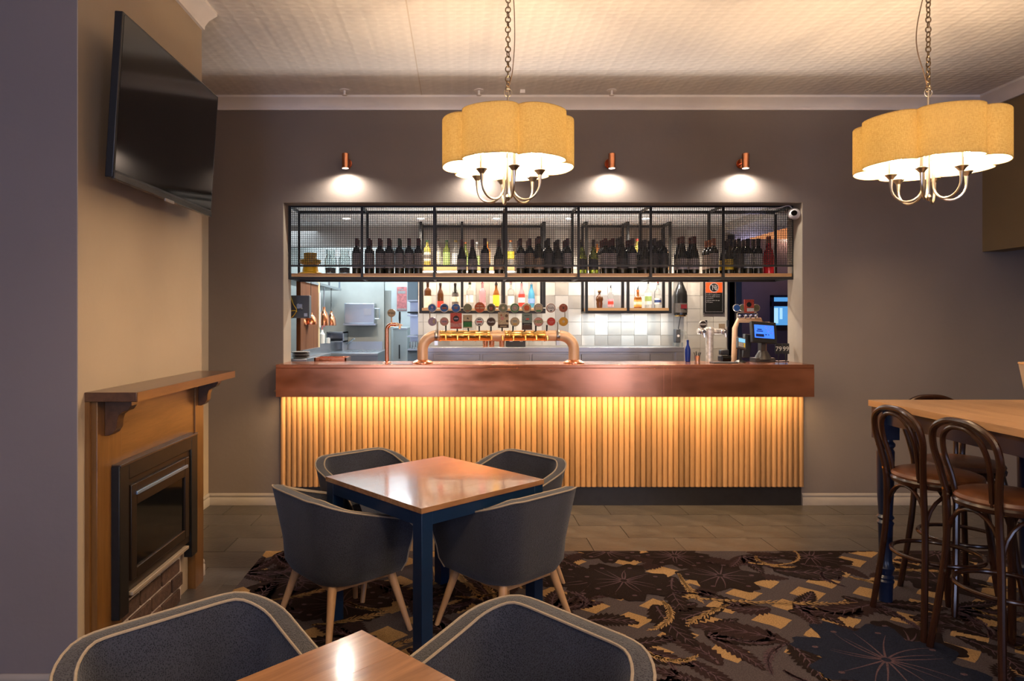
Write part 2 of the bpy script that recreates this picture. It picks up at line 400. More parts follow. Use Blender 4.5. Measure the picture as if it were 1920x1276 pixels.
# left wall beyond the chimney breast, the breast itself, the wall nearer the camera
b = MB(); b.box((XL-0.15, YC1, 0), (XL, D, CEIL)); struct(b.build('wall_left', m_tan, smooth=False))
b = MB(); b.box((XFL, YC0, 0), (XC-0.004, YC1, CEIL)); struct(b.build('wall_chimney_breast', m_wallL, smooth=False))
b = MB(); b.box((XC-0.004, YC0, 0), (XC, YC1, CEIL)); b.box((XL, YC1, 0), (XC, YC1+0.003, CEIL)); struct(b.build('wall_chimney_side', m_tan, smooth=False))
b = MB(); b.box((XFL-0.15, YB, 0), (XFL, YC0, CEIL)); struct(b.build('wall_left_near', m_wallL, smooth=False))
b = MB(); b.box((XR, YB, 2.13), (XR+0.18, D, CEIL)); struct(b.build('wall_right', m_olive, smooth=False))
b = MB(); b.box((XFR, YB, 0), (XFR+0.15, D, CEIL)); struct(b.build('wall_right_far', m_wall, smooth=False))
# rear wall with two window openings
b = MB()
for (x0, x1, z0, z1) in ((XFL, -1.85, 0, CEIL), (-0.25, 2.65, 0, CEIL), (3.95, XFR, 0, CEIL), (-1.85, -0.25, 0, 0.25), (2.65, 3.95, 0, 0.25), (-1.85, -0.25, 2.75, CEIL), (2.65, 3.95, 2.75, CEIL)):
    b.box((x0, YB-0.2, z0), (x1, YB, z1))
struct(b.build('wall_rear', m_wall, smooth=False))
for i, (xc, hw_) in enumerate(((-1.05, 0.78), (3.30, 0.63))):
    b = MB()
    for x in (xc-hw_, xc, xc+hw_): b.box((x-0.03, YB-0.12, 0.25), (x+0.03, YB-0.04, 2.75))
    for z in (0.28, 1.5, 2.72): b.box((xc-hw_, YB-0.12, z-0.03), (xc+hw_, YB-0.04, z+0.03))
    struct(b.build('window_%d' % (i+1), m_white, smooth=False))
# cornices
CP = [(0, 0), (0.095, 0), (0.095, -0.018), (0.075, -0.030), (0.045, -0.048), (0.022, -0.078), (0.018, -0.100), (0, -0.100)]
def cornice(name, pts):
    """profile swept along a wall line; pts = (start, end, outward normal)"""
    p, q, n = [Vector(v) for v in pts]; b = MB(); K = len(CP)
    vs = [p+n*a+Vector((0, 0, CEIL+h)) for a, h in CP]+[q+n*a+Vector((0, 0, CEIL+h)) for a, h in CP]
    fs = [tuple(range(K)), tuple(range(2*K-1, K-1, -1))]+[(i, (i+1) % K, (i+1) % K+K, i+K) for i in range(K)]
    b.add(vs, fs); struct(b.build(name, m_white, angle=50))
cornice('trim_3', ((XL, D, 0), (XR, D, 0), (0, -1, 0)))
cornice('trim_4', ((XC, YC0-0.1, 0), (XC, YC1, 0), (1, 0, 0)))
cornice('trim_5', ((XFL, YC0, 0), (XC, YC0, 0), (0, -1, 0)))
cornice('trim_6', ((XR, YB, 0), (XR, D, 0), (-1, 0, 0)))
cornice('trim_7', ((XL, YC1, 0), (XL, D, 0), (1, 0, 0)))
BP = [(0, 0), (0.016, 0), (0.016, 0.062), (0.010, 0.068), (0.014, 0.074), (0.012, 0.088), (0.004, 0.099), (0, 0.099)]
def base(name, p, q, n):
    p, q, n = Vector(p), Vector(q), Vector(n); b = MB(); K = len(BP)
    vs = [p+n*a+Vector((0, 0, h)) for a, h in BP]+[q+n*a+Vector((0, 0, h)) for a, h in BP]
    fs = [tuple(range(K)), tuple(range(2*K-1, K-1, -1))]+[(i, (i+1) % K, (i+1) % K+K, i+K) for i in range(K)]
    b.add(vs, fs); struct(b.build(name, m_skirt, angle=50))
base('baseboard_back_left', (XL, D, 0), (-1.512, D, 0), (0, -1, 0))
base('baseboard_back_right', (2.886, D, 0), (XFR, D, 0), (0, -1, 0))
base('baseboard_left', (XL, YC1, 0), (XL, D, 0), (1, 0, 0))
base('baseboard_breast', (XC, 3.98, 0), (XC, YC1+0.016, 0), (1, 0, 0))
base('baseboard_breast_end', (XL, YC1, 0), (XC, YC1, 0), (0, 1, 0))
base('baseboard_breast_front', (XFL, YC0, 0), (XC, YC0, 0), (0, -1, 0))
base('baseboard_left_near', (XFL, YB, 0), (XFL, YC0, 0), (1, 0, 0))

# floor: bed, slate tiles laid in running bond where seen, carpet over the rest
b = MB(); b.box((XFL, YB-0.2, -0.12), (XFR, D, -0.008)); floor = struct(b.build('floor', m_grout, smooth=False))
TW, TD, G = 0.622, 0.285, 0.0045
tile_cache = {}
row = 0; y = D
CX0, CY1 = -1.30, 4.50
while y > YB:
    y0 = max(y-TD, YB); off = 1.225 if row % 2 else 1.208
    if row % 2: off = 1.533
    else: off = 1.217
    x = off-8*TW
    while x < XFR:
        xa, xb = max(x, XL if y > YC1 else (XC if y > YC0 else XFL)), min(x+TW, XFR)
        # keep only tiles outside the carpet
        segs = []
        if y > CY1+0.01: segs = [(xa, xb)]
        else:
            if xa < CX0: segs.append((xa, min(xb, CX0+0.02)))
            if xb > 4.35: segs.append((max(xa, 4.33), xb))
        for (sa, sb) in segs:
            if sb-sa > 0.02 and y > 2.0:
                key = (round(sb-sa, 3), round(y-y0, 3))
                if key not in tile_cache:
                    t = MB(); t.box((0, 0, -0.008), (sb-sa-G, y-y0-G, 0)); o = t.build('floor_tile', m_slate, floor, smooth=False, bevel=0.001, segs=1); tile_cache[key] = o.data
                else:
                    o = bpy.data.objects.new('floor_tile', tile_cache[key]); COL.objects.link(o); o.parent = floor
                o.location = (sa, y0, random.uniform(-0.0006, 0.0004))
        x += TW
    y -= TD; row += 1
b = MB(); b.box((XFL, YB, -0.008), (CX0, 2.05, -0.001)); b.box((4.33, YB, -0.008), (XFR, 2.05, -0.001)); struct(b.build('trim_8', m_slate, smooth=False))

# ------------------------------------------------------------------ carpet: woven pattern as inlaid coloured shapes
def pile(name, c):
    return mat(name, c, 0.95, noise=0.35, nscale=160, bump=0.6, bscale=420, spec=0.1)
cp = {'ground': pile('pile_ground', (0.066, 0.052, 0.054)), 'dark': pile('pile_dark', (0.013, 0.007, 0.006)),
      'ochre': pile('pile_ochre', (0.33, 0.20, 0.085)), 'mauve': pile('pile_mauve', (0.080, 0.048, 0.056)),
      'navy': pile('pile_navy', (0.010, 0.013, 0.026)), 'plum': pile('pile_plum', (0.024, 0.012, 0.012))}
ck = list(cp)
cb = MB(); lift = [0.0]
CZ = 0.0005
def zl(k): return CZ+0.00035*k
def shape(poly, col, k, c=None):
    cb.cur = ck.index(col); n = len(poly)
    if c is None: c = (sum(p[0] for p in poly)/n, sum(p[1] for p in poly)/n)
    z = zl(k); cb.add([(c[0], c[1], z)]+[(p[0], p[1], z) for p in poly], [(0, i+1, (i+1) % n+1) for i in range(n)])
def ribbon(pts, wf, col, k):
    cb.cur = ck.index(col); z = zl(k); vs = []; n = len(pts)
    for i, p in enumerate(pts):
        a = pts[max(0, i-1)]; q = pts[min(n-1, i+1)]; dx, dy = q[0]-a[0], q[1]-a[1]; l = math.hypot(dx, dy) or 1
        w_ = wf(i/(n-1)); vs += [(p[0]-dy/l*w_, p[1]+dx/l*w_, z), (p[0]+dy/l*w_, p[1]-dx/l*w_, z)]
    cb.add(vs, [(2*i, 2*i+1, 2*i+3, 2*i+2) for i in range(n-1)])
def curve(x, y, a, L, bend, n=14):
    pts = []; 
    for i in range(n+1):
        pts.append((x, y)); x += math.cos(a)*L/n; y += math.sin(a)*L/n; a += bend/n
    return pts
R_ = random.Random(11)
def leaf(x, y, a, L, W, bend, col, k, serr=0.25, vein='mauve', veins=True):
    """serrated curved leaf with a midrib and side veins"""
    sp = curve(x, y, a, L, bend, 22); n = len(sp); lft = []; rgt = []
    for i, p in enumerate(sp):
        t = i/(n-1); q = sp[min(n-1, i+1)]; o = sp[max(0, i-1)]; dx, dy = q[0]-o[0], q[1]-o[1]; l = math.hypot(dx, dy) or 1
        w_ = W*math.sin(PI*min(1, t*0.97+0.03))**0.7*(1-0.25*t)
        s1 = 1+serr*(1 if i % 2 else -1)*R_.uniform(.4, 1); s2 = 1+serr*(1 if i % 2 else -1)*R_.uniform(.4, 1)
        sh = L*0.03*(i % 2)
        lft.append((p[0]-dy/l*w_*s1+dx/l*sh, p[1]+dx/l*w_*s1+dy/l*sh)); rgt.append((p[0]+dy/l*w_*s2+dx/l*sh, p[1]-dx/l*w_*s2+dy/l*sh))
    cb.cur = ck.index(col); z = zl(k)
    vs = [(*p, z) for ab in zip(lft, sp, rgt) for p in ab]
    fs = []
    for i in range(n-1): fs += [(3*i, 3*i+1, 3*i+4, 3*i+3), (3*i+1, 3*i+2, 3*i+5, 3*i+4)]
    cb.add(vs, fs)
    if veins:
        ribbon(sp[1:-1], lambda t: 0.0045*(1-t)+0.0015, vein, k+1)
        for i in range(3, n-4, 3):
            p = sp[i]; q = sp[i+1]; ang = math.atan2(q[1]-p[1], q[0]-p[0]); w_ = W*math.sin(PI*i/n)*0.85
            for s in (-1, 1): ribbon(curve(p[0], p[1], ang+s*0.75, w_, -s*0.3, 5), lambda t: 0.0034*(1-t)+0.0008, vein, k+1)
def rosette(x, y, R, n, col, k, vein='mauve', a0=0.0):
    """open flower of lobed petals with fine filaments"""
    N = n*12; poly = []
    for i in range(N):
        t = 2*PI*i/N; petal = abs(math.cos((t-a0)*n/2))**0.55
        r = R*(0.50+0.42*petal+0.09*abs(math.sin((t-a0)*n*1.5)))*(1+R_.uniform(-.02, .02))
        poly.append((x+r*math.cos(t), y+r*math.sin(t)))
    shape(poly, col, k, (x, y))
    for j in range(n*2):
        a = a0+PI*j/n+R_.uniform(-.1, .1)
        ribbon(curve(x+0.02*math.cos(a), y+0.02*math.sin(a), a, R*R_.uniform(.45, .72), R_.uniform(-.7, .7), 8), lambda t: 0.0042*(1-t)+0.001, vein, k+1)
        if j % 2 == 0:
            ex, ey = x+R*0.72*math.cos(a), y+R*0.72*math.sin(a); shape([(ex+0.016*math.cos(q*PI/3), ey+0.012*math.sin(q*PI/3)) for q in range(6)], vein, k+1)
def frond(x, y, a, L, bend, col, k, W=0.05):
    sp = curve(x, y, a, L, bend, 26)
    ribbon(sp, lambda t: 0.007*(1-t)+0.002, col, k)
    for i in range(1, 26):
        p, q = sp[i-1], sp[i]; ang = math.atan2(q[1]-p[1], q[0]-p[0]); w_ = W*math.sin(PI*i/27)**.6
        for s in (-1, 1):
            if R_.random() < 0.9: ribbon(curve(p[0], p[1], ang+s*R_.uniform(.5, .9), w_*R_.uniform(.6, 1.1), -s*.4, 4), lambda t: 0.0075*(1-t)**.7*(t+.25)+0.0008, col, k)
def scroll(x, y, a, R, col, k, w0=0.012, turns=1.1):
    pts = []
    for i in range(30):
        t = i/29; r = R*(1-0.45*t); ang = a+turns*2*PI*t; pts.append((x+r*math.cos(ang), y+r*0.8*math.sin(ang)))
    ribbon(pts, lambda t: w0*math.sin(PI*min(1, t+.08))+0.0015, col, k)
# trellis of ochre lozenges on a grey-mauve ground
q = 0.30
for i in range(-14, 34):
    for j in range(-14, 34):
        ox, oy = (i-j)*q*0.60, (i+j)*q*0.56-0.4
        if not (-1.6 < ox < 4.5 and -0.2 < oy < 4.7): continue
        if math.sin(ox*2.9+1.1*math.sin(oy*2.3))+math.sin(oy*3.3+ox*1.7) < -1.3: continue
        hw, hh = q*0.35, q*0.33; poly = []
        for (ax, ay, bx, by) in ((hw, 0, 0, hh), (0, hh, -hw, 0), (-hw, 0, 0, -hh), (0, -hh, hw, 0)):
            for s in range(3): t = s/3; poly.append((ox+ax+(bx-ax)*t+R_.uniform(-.004, .004), oy+ay+(by-ay)*t+R_.uniform(-.004, .004)))
        shape(poly, 'ochre', 1)
# big leaves and flowers scattered by a loose grid, overlapping
cells = []
for gy in range(12):
    for gx in range(14):
        cells.append((-1.35+gx*0.43+(0.21 if gy % 2 else 0)+R_.uniform(-.08, .08), 0.0+gy*0.405+R_.uniform(-.07, .07)))
for n_, (x, y) in enumerate(cells):
    kind = R_.choice((0, 0, 1, 1, 2, 2, 3)); a = R_.uniform(0, 2*PI); k = 2+2*(n_ % 3)
    if kind == 0:
        rosette(x, y, R_.uniform(.20, .29), R_.choice((6, 7, 8)), 'dark', k+1, a0=a)
        for j in range(3): leaf(x+.14*math.cos(a+j*2.1), y+.14*math.sin(a+j*2.1), a+j*2.1, .26, .060, R_.uniform(-1, 1), 'plum', k, veins=False)
    elif kind == 1:
        leaf(x, y, a, R_.uniform(.42, .58), R_.uniform(.075, .105), R_.uniform(-1.6, 1.6), 'dark', k)
        frond(x+.05, y+.05, a+.3, .44, R_.uniform(-1.5, 1.5), 'ochre', k+2, .05)
    elif kind == 2:
        for j in range(4): leaf(x, y, a+j*0.62, R_.uniform(.24, .36), .052, R_.uniform(-.8, .8), 'dark' if j % 2 else 'plum', k, vein='mauve')
        frond(x+.1, y, a, .34, 2.6, 'ochre' if n_ % 2 else 'mauve', k+2, .045)
    else:
        leaf(x, y, a, .46, .095, R_.uniform(-1.4, 1.4), 'plum', k); leaf(x, y, a+PI*.8, .34, .075, R_.uniform(-1, 1), 'dark', k+1)
        frond(x, y, a+1.2, .38, R_.uniform(-2, 2), 'mauve', k+2, .045)
for _ in range(95):
    x, y, a = R_.uniform(-1.2, 4.0), R_.uniform(1.6, 4.45), R_.uniform(0, 6.28)
    leaf(x, y, a, R_.uniform(.22, .40), R_.uniform(.045, .08), R_.uniform(-1.6, 1.6), R_.choice(('dark', 'dark', 'plum')), 2)
    if _ % 3 == 0: frond(R_.uniform(-1.2, 4.0), R_.uniform(1.8, 4.4), R_.uniform(0, 6.28), .26, R_.uniform(-2, 2), R_.choice(('ochre', 'mauve')), 8, .035)
rosette(1.95, 3.05, .40, 8, 'navy', 9, 'mauve', .3)
rosette(2.65, 2.65, .36, 8, 'navy', 9, 'mauve', .1)
rosette(.98, 3.98, .30, 7, 'dark', 9, 'mauve', .2)
frond(1.85, 4.28, -.5, 1.15, 4.4, 'ochre', 9, .03); leaf(1.95, 4.15, -.3, .42, .12, .4, 'dark', 7)
frond(1.25, 3.75, -.25, .95, .35, 'ochre', 9, .06)
for (x, y, a) in ((-1.05, 3.7, .3), (-.9, 4.15, .1), (-.75, 3.4, .2), (-.3, 3.85, .5), (.45, 3.15, 2.6), (-.55, 3.05, .4)):
    frond(x, y, a, .50, R_.uniform(-.8, .8), 'ochre', 9, .06)
pat = cb.build('carpet', list(cp.values()), smooth=False)
bm = bmesh.new(); bm.from_mesh(pat.data)
for co, no in (((0, CY1, 0), (0, 1, 0)), ((CX0, 0, 0), (-1, 0, 0)), ((4.33, 0, 0), (1, 0, 0)), ((0, -1.0, 0), (0, -1, 0))):
    bmesh.ops.bisect_plane(bm, geom=bm.verts[:]+bm.edges[:]+bm.faces[:], plane_co=co, plane_no=no, clear_outer=True)
bmesh.ops.recalc_face_normals(bm, faces=bm.faces)
for f_ in bm.faces:
    if f_.normal.z < 0: f_.normal_flip()
vs = [bm.verts.new(p) for p in ((CX0, YB, CZ), (4.33, YB, CZ), (4.33, CY1, CZ), (CX0, CY1, CZ), (CX0, YB, -0.008), (4.33, YB, -0.008), (4.33, CY1, -0.008), (CX0, CY1, -0.008))]
for ids in ((0, 1, 2, 3), (3, 2, 6, 7), (0, 3, 7, 4), (1, 5, 6, 2), (4, 7, 6, 5), (0, 4, 5, 1)):
    bm.faces.new([vs[i] for i in ids]).material_index = 0
bm.to_mesh(pat.data); bm.free()
origin(pat, (1.5, 2.0, 0))
tag(pat, 'patterned carpet with ochre lozenges and dark leaves under the tables', 'carpet')

# ------------------------------------------------------------------ bar counter
bar = thing('bar_counter', 'long bar with copper top and vertical timber slats set in the wall opening', 'bar counter', (0.7, D, 0))
BT = 1.195; BX0, BX1 = AX(517, 5.42), AX(1527, 5.42); BF = 5.42
b = MB(); b.box((OX0, D, BT-0.03), (OX1, 5.88, BT)); b.box((BX0, BF, BT-0.03), (BX1, D, BT)); b.build('bar_top', m_copper, bar, world=True, bevel=0.004)
b = MB(); b.box((BX0, BF, 0.932), (BX1, BF+0.03, BT-0.0305)); b.box((BX0, BF+0.0305, 0.932), (BX0+0.03, D, BT-0.0305)); b.box((BX1-0.03, BF+0.0305, 0.932), (BX1, D, BT-0.0305))
b.build('fascia', m_copper, bar, world=True, bevel=0.0015)
b = MB()
for px in (1244.6, 1259.5): x = AX(px, BF); b.box((x-0.0012, BF-0.0006, 0.935), (x+0.0012, BF+0.001, BT-0.004))
b.build('seam', m_copperb, bar, world=True, smooth=False)
b = MB(); b.box((-1.50, D-0.012, 0.155), (2.885, D, 0.97)); b.build('slat_backing', mat('backing_dark', (0.05, 0.025, 0.012), 0.7), bar, world=True, smooth=False)
b = MB(); b.box((-1.505, 5.44, 0.972), (2.89, D, 0.985)); b.build('bar_underside', m_slat, bar, world=True, smooth=False)
b = MB(); b.box((-1.47, D-0.014, 0), (2.875, D, 0.158)); b.build('kickboard', m_kick, bar, world=True, smooth=False)
SX0, SX1 = AX(525.5, 5.60), AX(1508, 5.60); NS = 96; pitch = (SX1-SX0)/NS
prof = []
for i in range(9): t = PI*i/8; prof.append((-math.cos(t)*pitch*0.482, -math.sin(t)*0.020-0.010))
prof = [(-pitch*0.482, 0)]+prof+[(pitch*0.482, 0)]
sl = MB(); sl.prism(prof, 0.160, 0.975, 'xy'); s0 = sl.build('slat', m_slat, bar, angle=50); sm = s0.data
for i in range(NS):
    o = s0 if i == 0 else bpy.data.objects.new('slat', sm)
    if i: COL.objects.link(o); o.parent = bar
    o.location = (SX0+pitch*(i+0.5)-0.7, -0.010, 0)

# ------------------------------------------------------------------ fireplace
fp = thing('fireplace', 'oak fireplace surround with dark mantel shelf and black gas heater against the chimney breast', 'fireplace', (XC, 3.4, 0))
SF = XC+0.045
def yd(px, X): return X*F/(px-VX)
b = MB(); b.box((XC, 2.815, 0), (SF, 3.02, 1.21)); b.build('pilaster', m_oakz, fp, world=True, bevel=0.003)
b = MB(); b.box((XC, 3.86, 0), (SF, 3.985, 1.21)); b.build('pilaster', m_oakz, fp, world=True, bevel=0.003)
b = MB(); b.box((XC, 3.02, 0.88), (SF-0.008, 3.86, 1.21)); b.build('frieze_panel', m_oaky, fp, world=True, bevel=0.002)
b = MB(); b.box((XC, 2.800, 0), (XC+0.020, 2.814, 1.21)); b.build('edge_strip', m_oakz, fp, world=True)
b = MB(); b.box((XC, 2.797, 1.210), (-1.350, 4.018, 1.250)); b.build('mantel_shelf', m_mantel, fp, world=True, bevel=0.003)
b = MB(); b.box((-1.3505, 2.80, 1.2105), (-1.347, 4.015, 1.2495)); b.build('mantel_nosing', m_oaky, fp, world=True)
for yc in (2.90, 3.93):
    pr = [(SF, 1.21), (SF+0.115, 1.21), (SF+0.115, 1.185), (SF+0.100, 1.165), (SF+0.080, 1.158), (SF+0.062, 1.145), (SF+0.054, 1.12), (SF+0.052, 1.09), (SF+0.038, 1.068), (SF+0.018, 1.056), (SF, 1.055)]
    b = MB(); b.prism(pr, yc-0.028, yc+0.028, 'xz'); b.build('corbel', m_mantel, fp, world=True, bevel=0.002)
m_bronze = mat('heater_bronze', (0.026, 0.016, 0.010), 0.36, metal=0.4, noise=0.1)
ht = MB(); X0, X1 = SF-0.008, -1.487
hy0, hy1 = 2.927, 3.80
# flange: U of pressed steel round the heater
ht.box((X0, hy0, 0.235), (X1, hy0+0.085, 0.912)); ht.box((X0, hy1-0.085, 0.235), (X1, hy1, 0.912)); ht.box((X0, hy0+0.085, 0.835), (X1, hy1-0.085, 0.912))
ht.build('heater_surround', m_black, fp, world=True, bevel=0.004)
b = MB(); b.box((X0, hy0+0.003, 0.905), (X1+0.004, hy1-0.003, 0.917)); b.build('heater_trim', mat('heater_lip', (0.10, 0.085, 0.08), 0.25, metal=0.8), fp, world=True, bevel=0.002)
b = MB(); b.box((X0, hy0+0.085, 0.325), (X1-0.012, hy1-0.085, 0.835)); b.build('heater_panel', m_bronze, fp, world=True)
dy0, dy1, dz0, dz1 = hy0+0.10, 3.67, 0.372, 0.806
door = MB()
for (ya, yb, za, zb) in ((dy0, dy0+0.05, dz0, dz1), (dy1-0.05, dy1, dz0, dz1), (dy0+0.05, dy1-0.05, dz0, dz0+0.045), (dy0+0.05, dy1-0.05, 0.705, dz1)):
    door.box((X1-0.012, ya, za), (X1+0.004, yb, zb))
dr = door.build('heater_door', m_bronze, fp, world=True, bevel=0.003)
b = MB(); b.box((X1-0.012, dy0+0.05, dz0+0.045), (X1-0.006, dy1-0.05, 0.705)); b.build('glass_pane', m_darkgl, dr, world=True)
b = MB(); b.box((X1+0.003, dy0+0.04, 0.752), (X1+0.012, dy1-0.03, 0.768)); b.build('door_bar', mat('blue_steel', (0.30, 0.42, 0.60), 0.3, metal=0.7), dr, world=True, bevel=0.002)
b = MB()
for i in range(9):
    y = 3.10+i*0.042; b.tube([(X1-0.020, y, 0.60+0.006*math.sin(i*2)), (X1-0.016, y+0.05, 0.605+0.008*math.cos(i*3))], 0.004, 6)
b.build('coal_glow_bed', mat('ash_grey', (0.20, 0.19, 0.18), 0.8), dr, world=True)
b = MB(); b.box((X1-0.014, hy0+0.10, 0.306), (X1+0.010, 3.655, 0.322)); b.build('drawer_bar', mat('pale_strip', (0.42, 0.33, 0.24), 0.4, metal=0.3), fp, world=True, bevel=0.002)
b = MB(); b.box((XC, hy0+0.09, 0), (X1-0.065, hy1-0.075, 0.33)); b.build('mortar_bed', mat('mortar', (0.60, 0.52, 0.46), 0.9, noise=0.2, nscale=40, bump=0.3, bscale=80), fp, world=True, smooth=False)
m_brick = mat('brick_brown', (0.085, 0.045, 0.030), 0.85, noise=0.35, nscale=30, bump=0.5, bscale=60, rand=0.25)
bk = None
for r in range(4):
    yb = hy0+0.085-(0.11 if r % 2 else 0.0); z0 = 0.004+r*0.082
    while yb < hy1-0.09:
        ya, yc = max(yb, hy0+0.092), min(yb+0.215, hy1-0.08)
        if yc-ya > 0.03:
            b = MB(); b.box((X1-0.065, ya, z0), (X1-0.052+random.uniform(-.003, .003), yc, z0+0.069)); b.build('brick', m_brick, fp, world=True, bevel=0.004)
        yb += 0.23
b = MB(); b.box((XC, 2.79, -0.0075), (X1+0.10, 3.99, 0.002)); b.build('hearth_slab', m_slate, fp, world=True, smooth=False)

# ------------------------------------------------------------------ television
tv = thing('television', 'large black flat television tilted down on the chimney breast wall', 'television', (-1.418, 3.326, 2.496), 0)
tilt = 0.0656
u = Vector((0, 1, 0)); n_ = Vector((math.cos(tilt), 0, -math.sin(tilt))); v_ = n_.cross(u); v_ = -v_ if v_.z < 0 else v_
TM = Matrix.Rotation(0.0085, 4, 'X') @ Matrix(((n_.x, u.x, v_.x, 0), (n_.y, u.y, v_.y, 0), (n_.z, u.z, v_.z, 0), (0, 0, 0, 1)))
b = MB(); b.box((-0.035, -0.55, -0.345), (0.0, 0.55, 0.345), TM); b.build('tv_casing', m_blackp, tv, bevel=0.004)
b = MB(); b.box((-0.004, -0.537, -0.312), (0.0012, 0.537, 0.334), TM); b.build('screen', m_darkgl, tv, smooth=False)
b = MB(); b.box((-0.010, -0.545, -0.350), (0.006, 0.545, -0.322), TM); b.build('lower_bezel', mat('bezel', (0.06, 0.055, 0.05), 0.2, metal=0.5), tv, bevel=0.002)
b = MB(); b.box((0.003, -0.07, -0.362), (0.010, 0.03, -0.347), TM); b.build('sensor_bar', mat('sensor', (0.35, 0.33, 0.32), 0.3, metal=0.6), tv, bevel=0.002)
b = MB(); b.box((-0.070, -0.30, -0.26), (-0.035, 0.30, 0.10), TM); b.build('rear_housing', m_blackp, tv, bevel=0.01)
b = MB(); XW = XC+1.418; b.box((XW, -0.10, -0.12), (XW+0.02, 0.24, 0.12)); b.beam((XW+0.015, 0.0, 0), (-0.05, 0.0, 0), 0.035); b.beam((XW+0.015, 0.15, 0), (-0.05, 0.15, 0), 0.035); b.build('wall_bracket', m_black, tv)

# ------------------------------------------------------------------ wall spots
for i, x in enumerate(SPX):
    desc = ['leftmost of the four copper wall spotlights above the bar', 'second copper wall spotlight, partly behind the left pendant shade', 'third copper wall spotlight from the left above the bar', 'rightmost copper wall spotlight above the bar'][i]
    t = thing('wall_spotlight', desc, 'spotlight', (x, D, 2.87), 0, 'copper spotlights over the bar opening')
    b = MB(); b.lathe([(0.027, -0.058), (0.029, -0.060), (0.029, 0.062), (0.026, 0.065), (0, 0.065)], (0, -0.095, 0), 24); b.build('lamp_body', m_copperb, t)
    b = MB(); b.lathe([(0.040, -0.014), (0.042, -0.012), (0.042, 0)], (0, 0, 0), 24, axis='y'); b.cyl((0, -0.038, 0), 0.010, 0.07, 12, 'y'); b.build('wall_plate', m_copperb, t)
    b = MB(); b.lathe([(0.0, -0.0585), (0.024, -0.0585), (0.024, -0.0565)], (0, -0.095, 0), 20)
    b.build('lamp_lens', mat('lens_glow', (1, 1, 1), 0.5, emit=(1, 0.88, 0.72), estr=18), t)
# ceiling fittings: sprinkler and small plates
for i, (px, lab) in enumerate(((646, 'small pale ceiling sprinkler above the leftmost wall spot'), (898, 'small pale ceiling sprinkler behind the left pendant chain'), (1147, 'small pale ceiling sprinkler above the third wall spot'))):
    p = at(px, 186, 5.42); t = thing('ceiling_sprinkler', lab, 'sprinkler', (p.x, 5.42, CEIL), 0, 'ceiling sprinklers near the bar wall')
    b = MB(); b.lathe([(0.040, -0.006), (0.040, 0)], n=20); b.build('rose', m_white, t)
    b = MB(); b.lathe([(0.020, -0.045), (0.022, -0.042), (0.010, -0.036), (0.010, -0.006)], n=12); b.build('head', m_white, t)
t = thing('ceiling_switch', 'small square pull plate on the ceiling right of the left pendant chain', 'fitting', (AX(980, 5.40), 5.42, CEIL))
b = MB(); b.box((-0.022, -0.02, -0.03), (0.022, 0.02, 0)); b.build('plate', m_white, t, bevel=0.004)

# ------------------------------------------------------------------ pendant lamps
def linen():
    m = bpy.data.materials.new('linen_shade'); m.use_nodes = True; t = m.node_tree; N = t.nodes; L = t.links
    N.remove(N['Principled BSDF']); out = N['Material Output']
    tc = N.new('ShaderNodeTexCoord')
    mp = N.new('ShaderNodeMapping'); L.new(tc.outputs['Object'], mp.inputs[0]); mp.inputs['Scale'].default_value = (520, 520, 60)
    mp2 = N.new('ShaderNodeMapping'); L.new(tc.outputs['Object'], mp2.inputs[0]); mp2.inputs['Scale'].default_value = (60, 60, 600)
    a = N.new('ShaderNodeTexNoise'); a.inputs['Scale'].default_value = 1; a.inputs['Detail'].default_value = 2; L.new(mp.outputs[0], a.inputs['Vector'])
    c = N.new('ShaderNodeTexNoise'); c.inputs['Scale'].default_value = 1; c.inputs['Detail'].default_value = 2; L.new(mp2.outputs[0], c.inputs['Vector'])
    ad = N.new('ShaderNodeMath'); ad.operation = 'ADD'; L.new(a.outputs['Fac'], ad.inputs[0]); L.new(c.outputs['Fac'], ad.inputs[1])
    cr = N.new('ShaderNodeValToRGB'); L.new(ad.outputs[0], cr.inputs[0])
    cr.color_ramp.elements[0].position = 0.80; cr.color_ramp.elements[0].color = (0.44, 0.315, 0.11, 1)
    cr.color_ramp.elements[1].position = 1.0; cr.color_ramp.elements[1].color = (0.58, 0.44, 0.18, 1)
    mr = N.new('ShaderNodeMath'); mr.operation = 'MULTIPLY'; mr.inputs[1].default_value = 0.62; L.new(ad.outputs[0], mr.inputs[0]); L.new(mr.outputs[0], cr.inputs[0])
    cr.color_ramp.elements[0].position = 0.52; cr.color_ramp.elements[1].position = 0.72
    df = N.new('ShaderNodeBsdfDiffuse'); tr = N.new('ShaderNodeBsdfTranslucent'); mx = N.new('ShaderNodeMixShader'); mx.inputs[0].default_value = 0.28
    L.new(cr.outputs[0], df.inputs[0]); L.new(cr.outputs[0], tr.inputs[0]); L.new(df.outputs[0], mx.inputs[1]); L.new(tr.outputs[0], mx.inputs[2]); L.new(mx.outputs[0], out.inputs[0])
    return m
m_linen = linen(); m_chain = mat('chain_bronze', (0.16, 0.115, 0.075), 0.35, metal=1.0)
def lining():
    m = bpy.data.materials.new('shade_lining'); m.use_nodes = True; t = m.node_tree; N = t.nodes; L = t.links
    N.remove(N['Principled BSDF']); out = N['Material Output']
    df = N.new('ShaderNodeBsdfDiffuse'); tr = N.new('ShaderNodeBsdfTranslucent'); mx = N.new('ShaderNodeMixShader'); mx.inputs[0].default_value = 0.55
    df.inputs[0].default_value = (0.95, 0.90, 0.80, 1); tr.inputs[0].default_value = (0.98, 0.92, 0.80, 1)
    L.new(df.outputs[0], mx.inputs[1]); L.new(tr.outputs[0], mx.inputs[2]); L.new(mx.outputs[0], out.inputs[0]); return m
m_lin2 = lining()
m_bulb = mat('bulb_glow', (1, 1, 1), 0.4, emit=(1.0, 0.72, 0.44), estr=470)
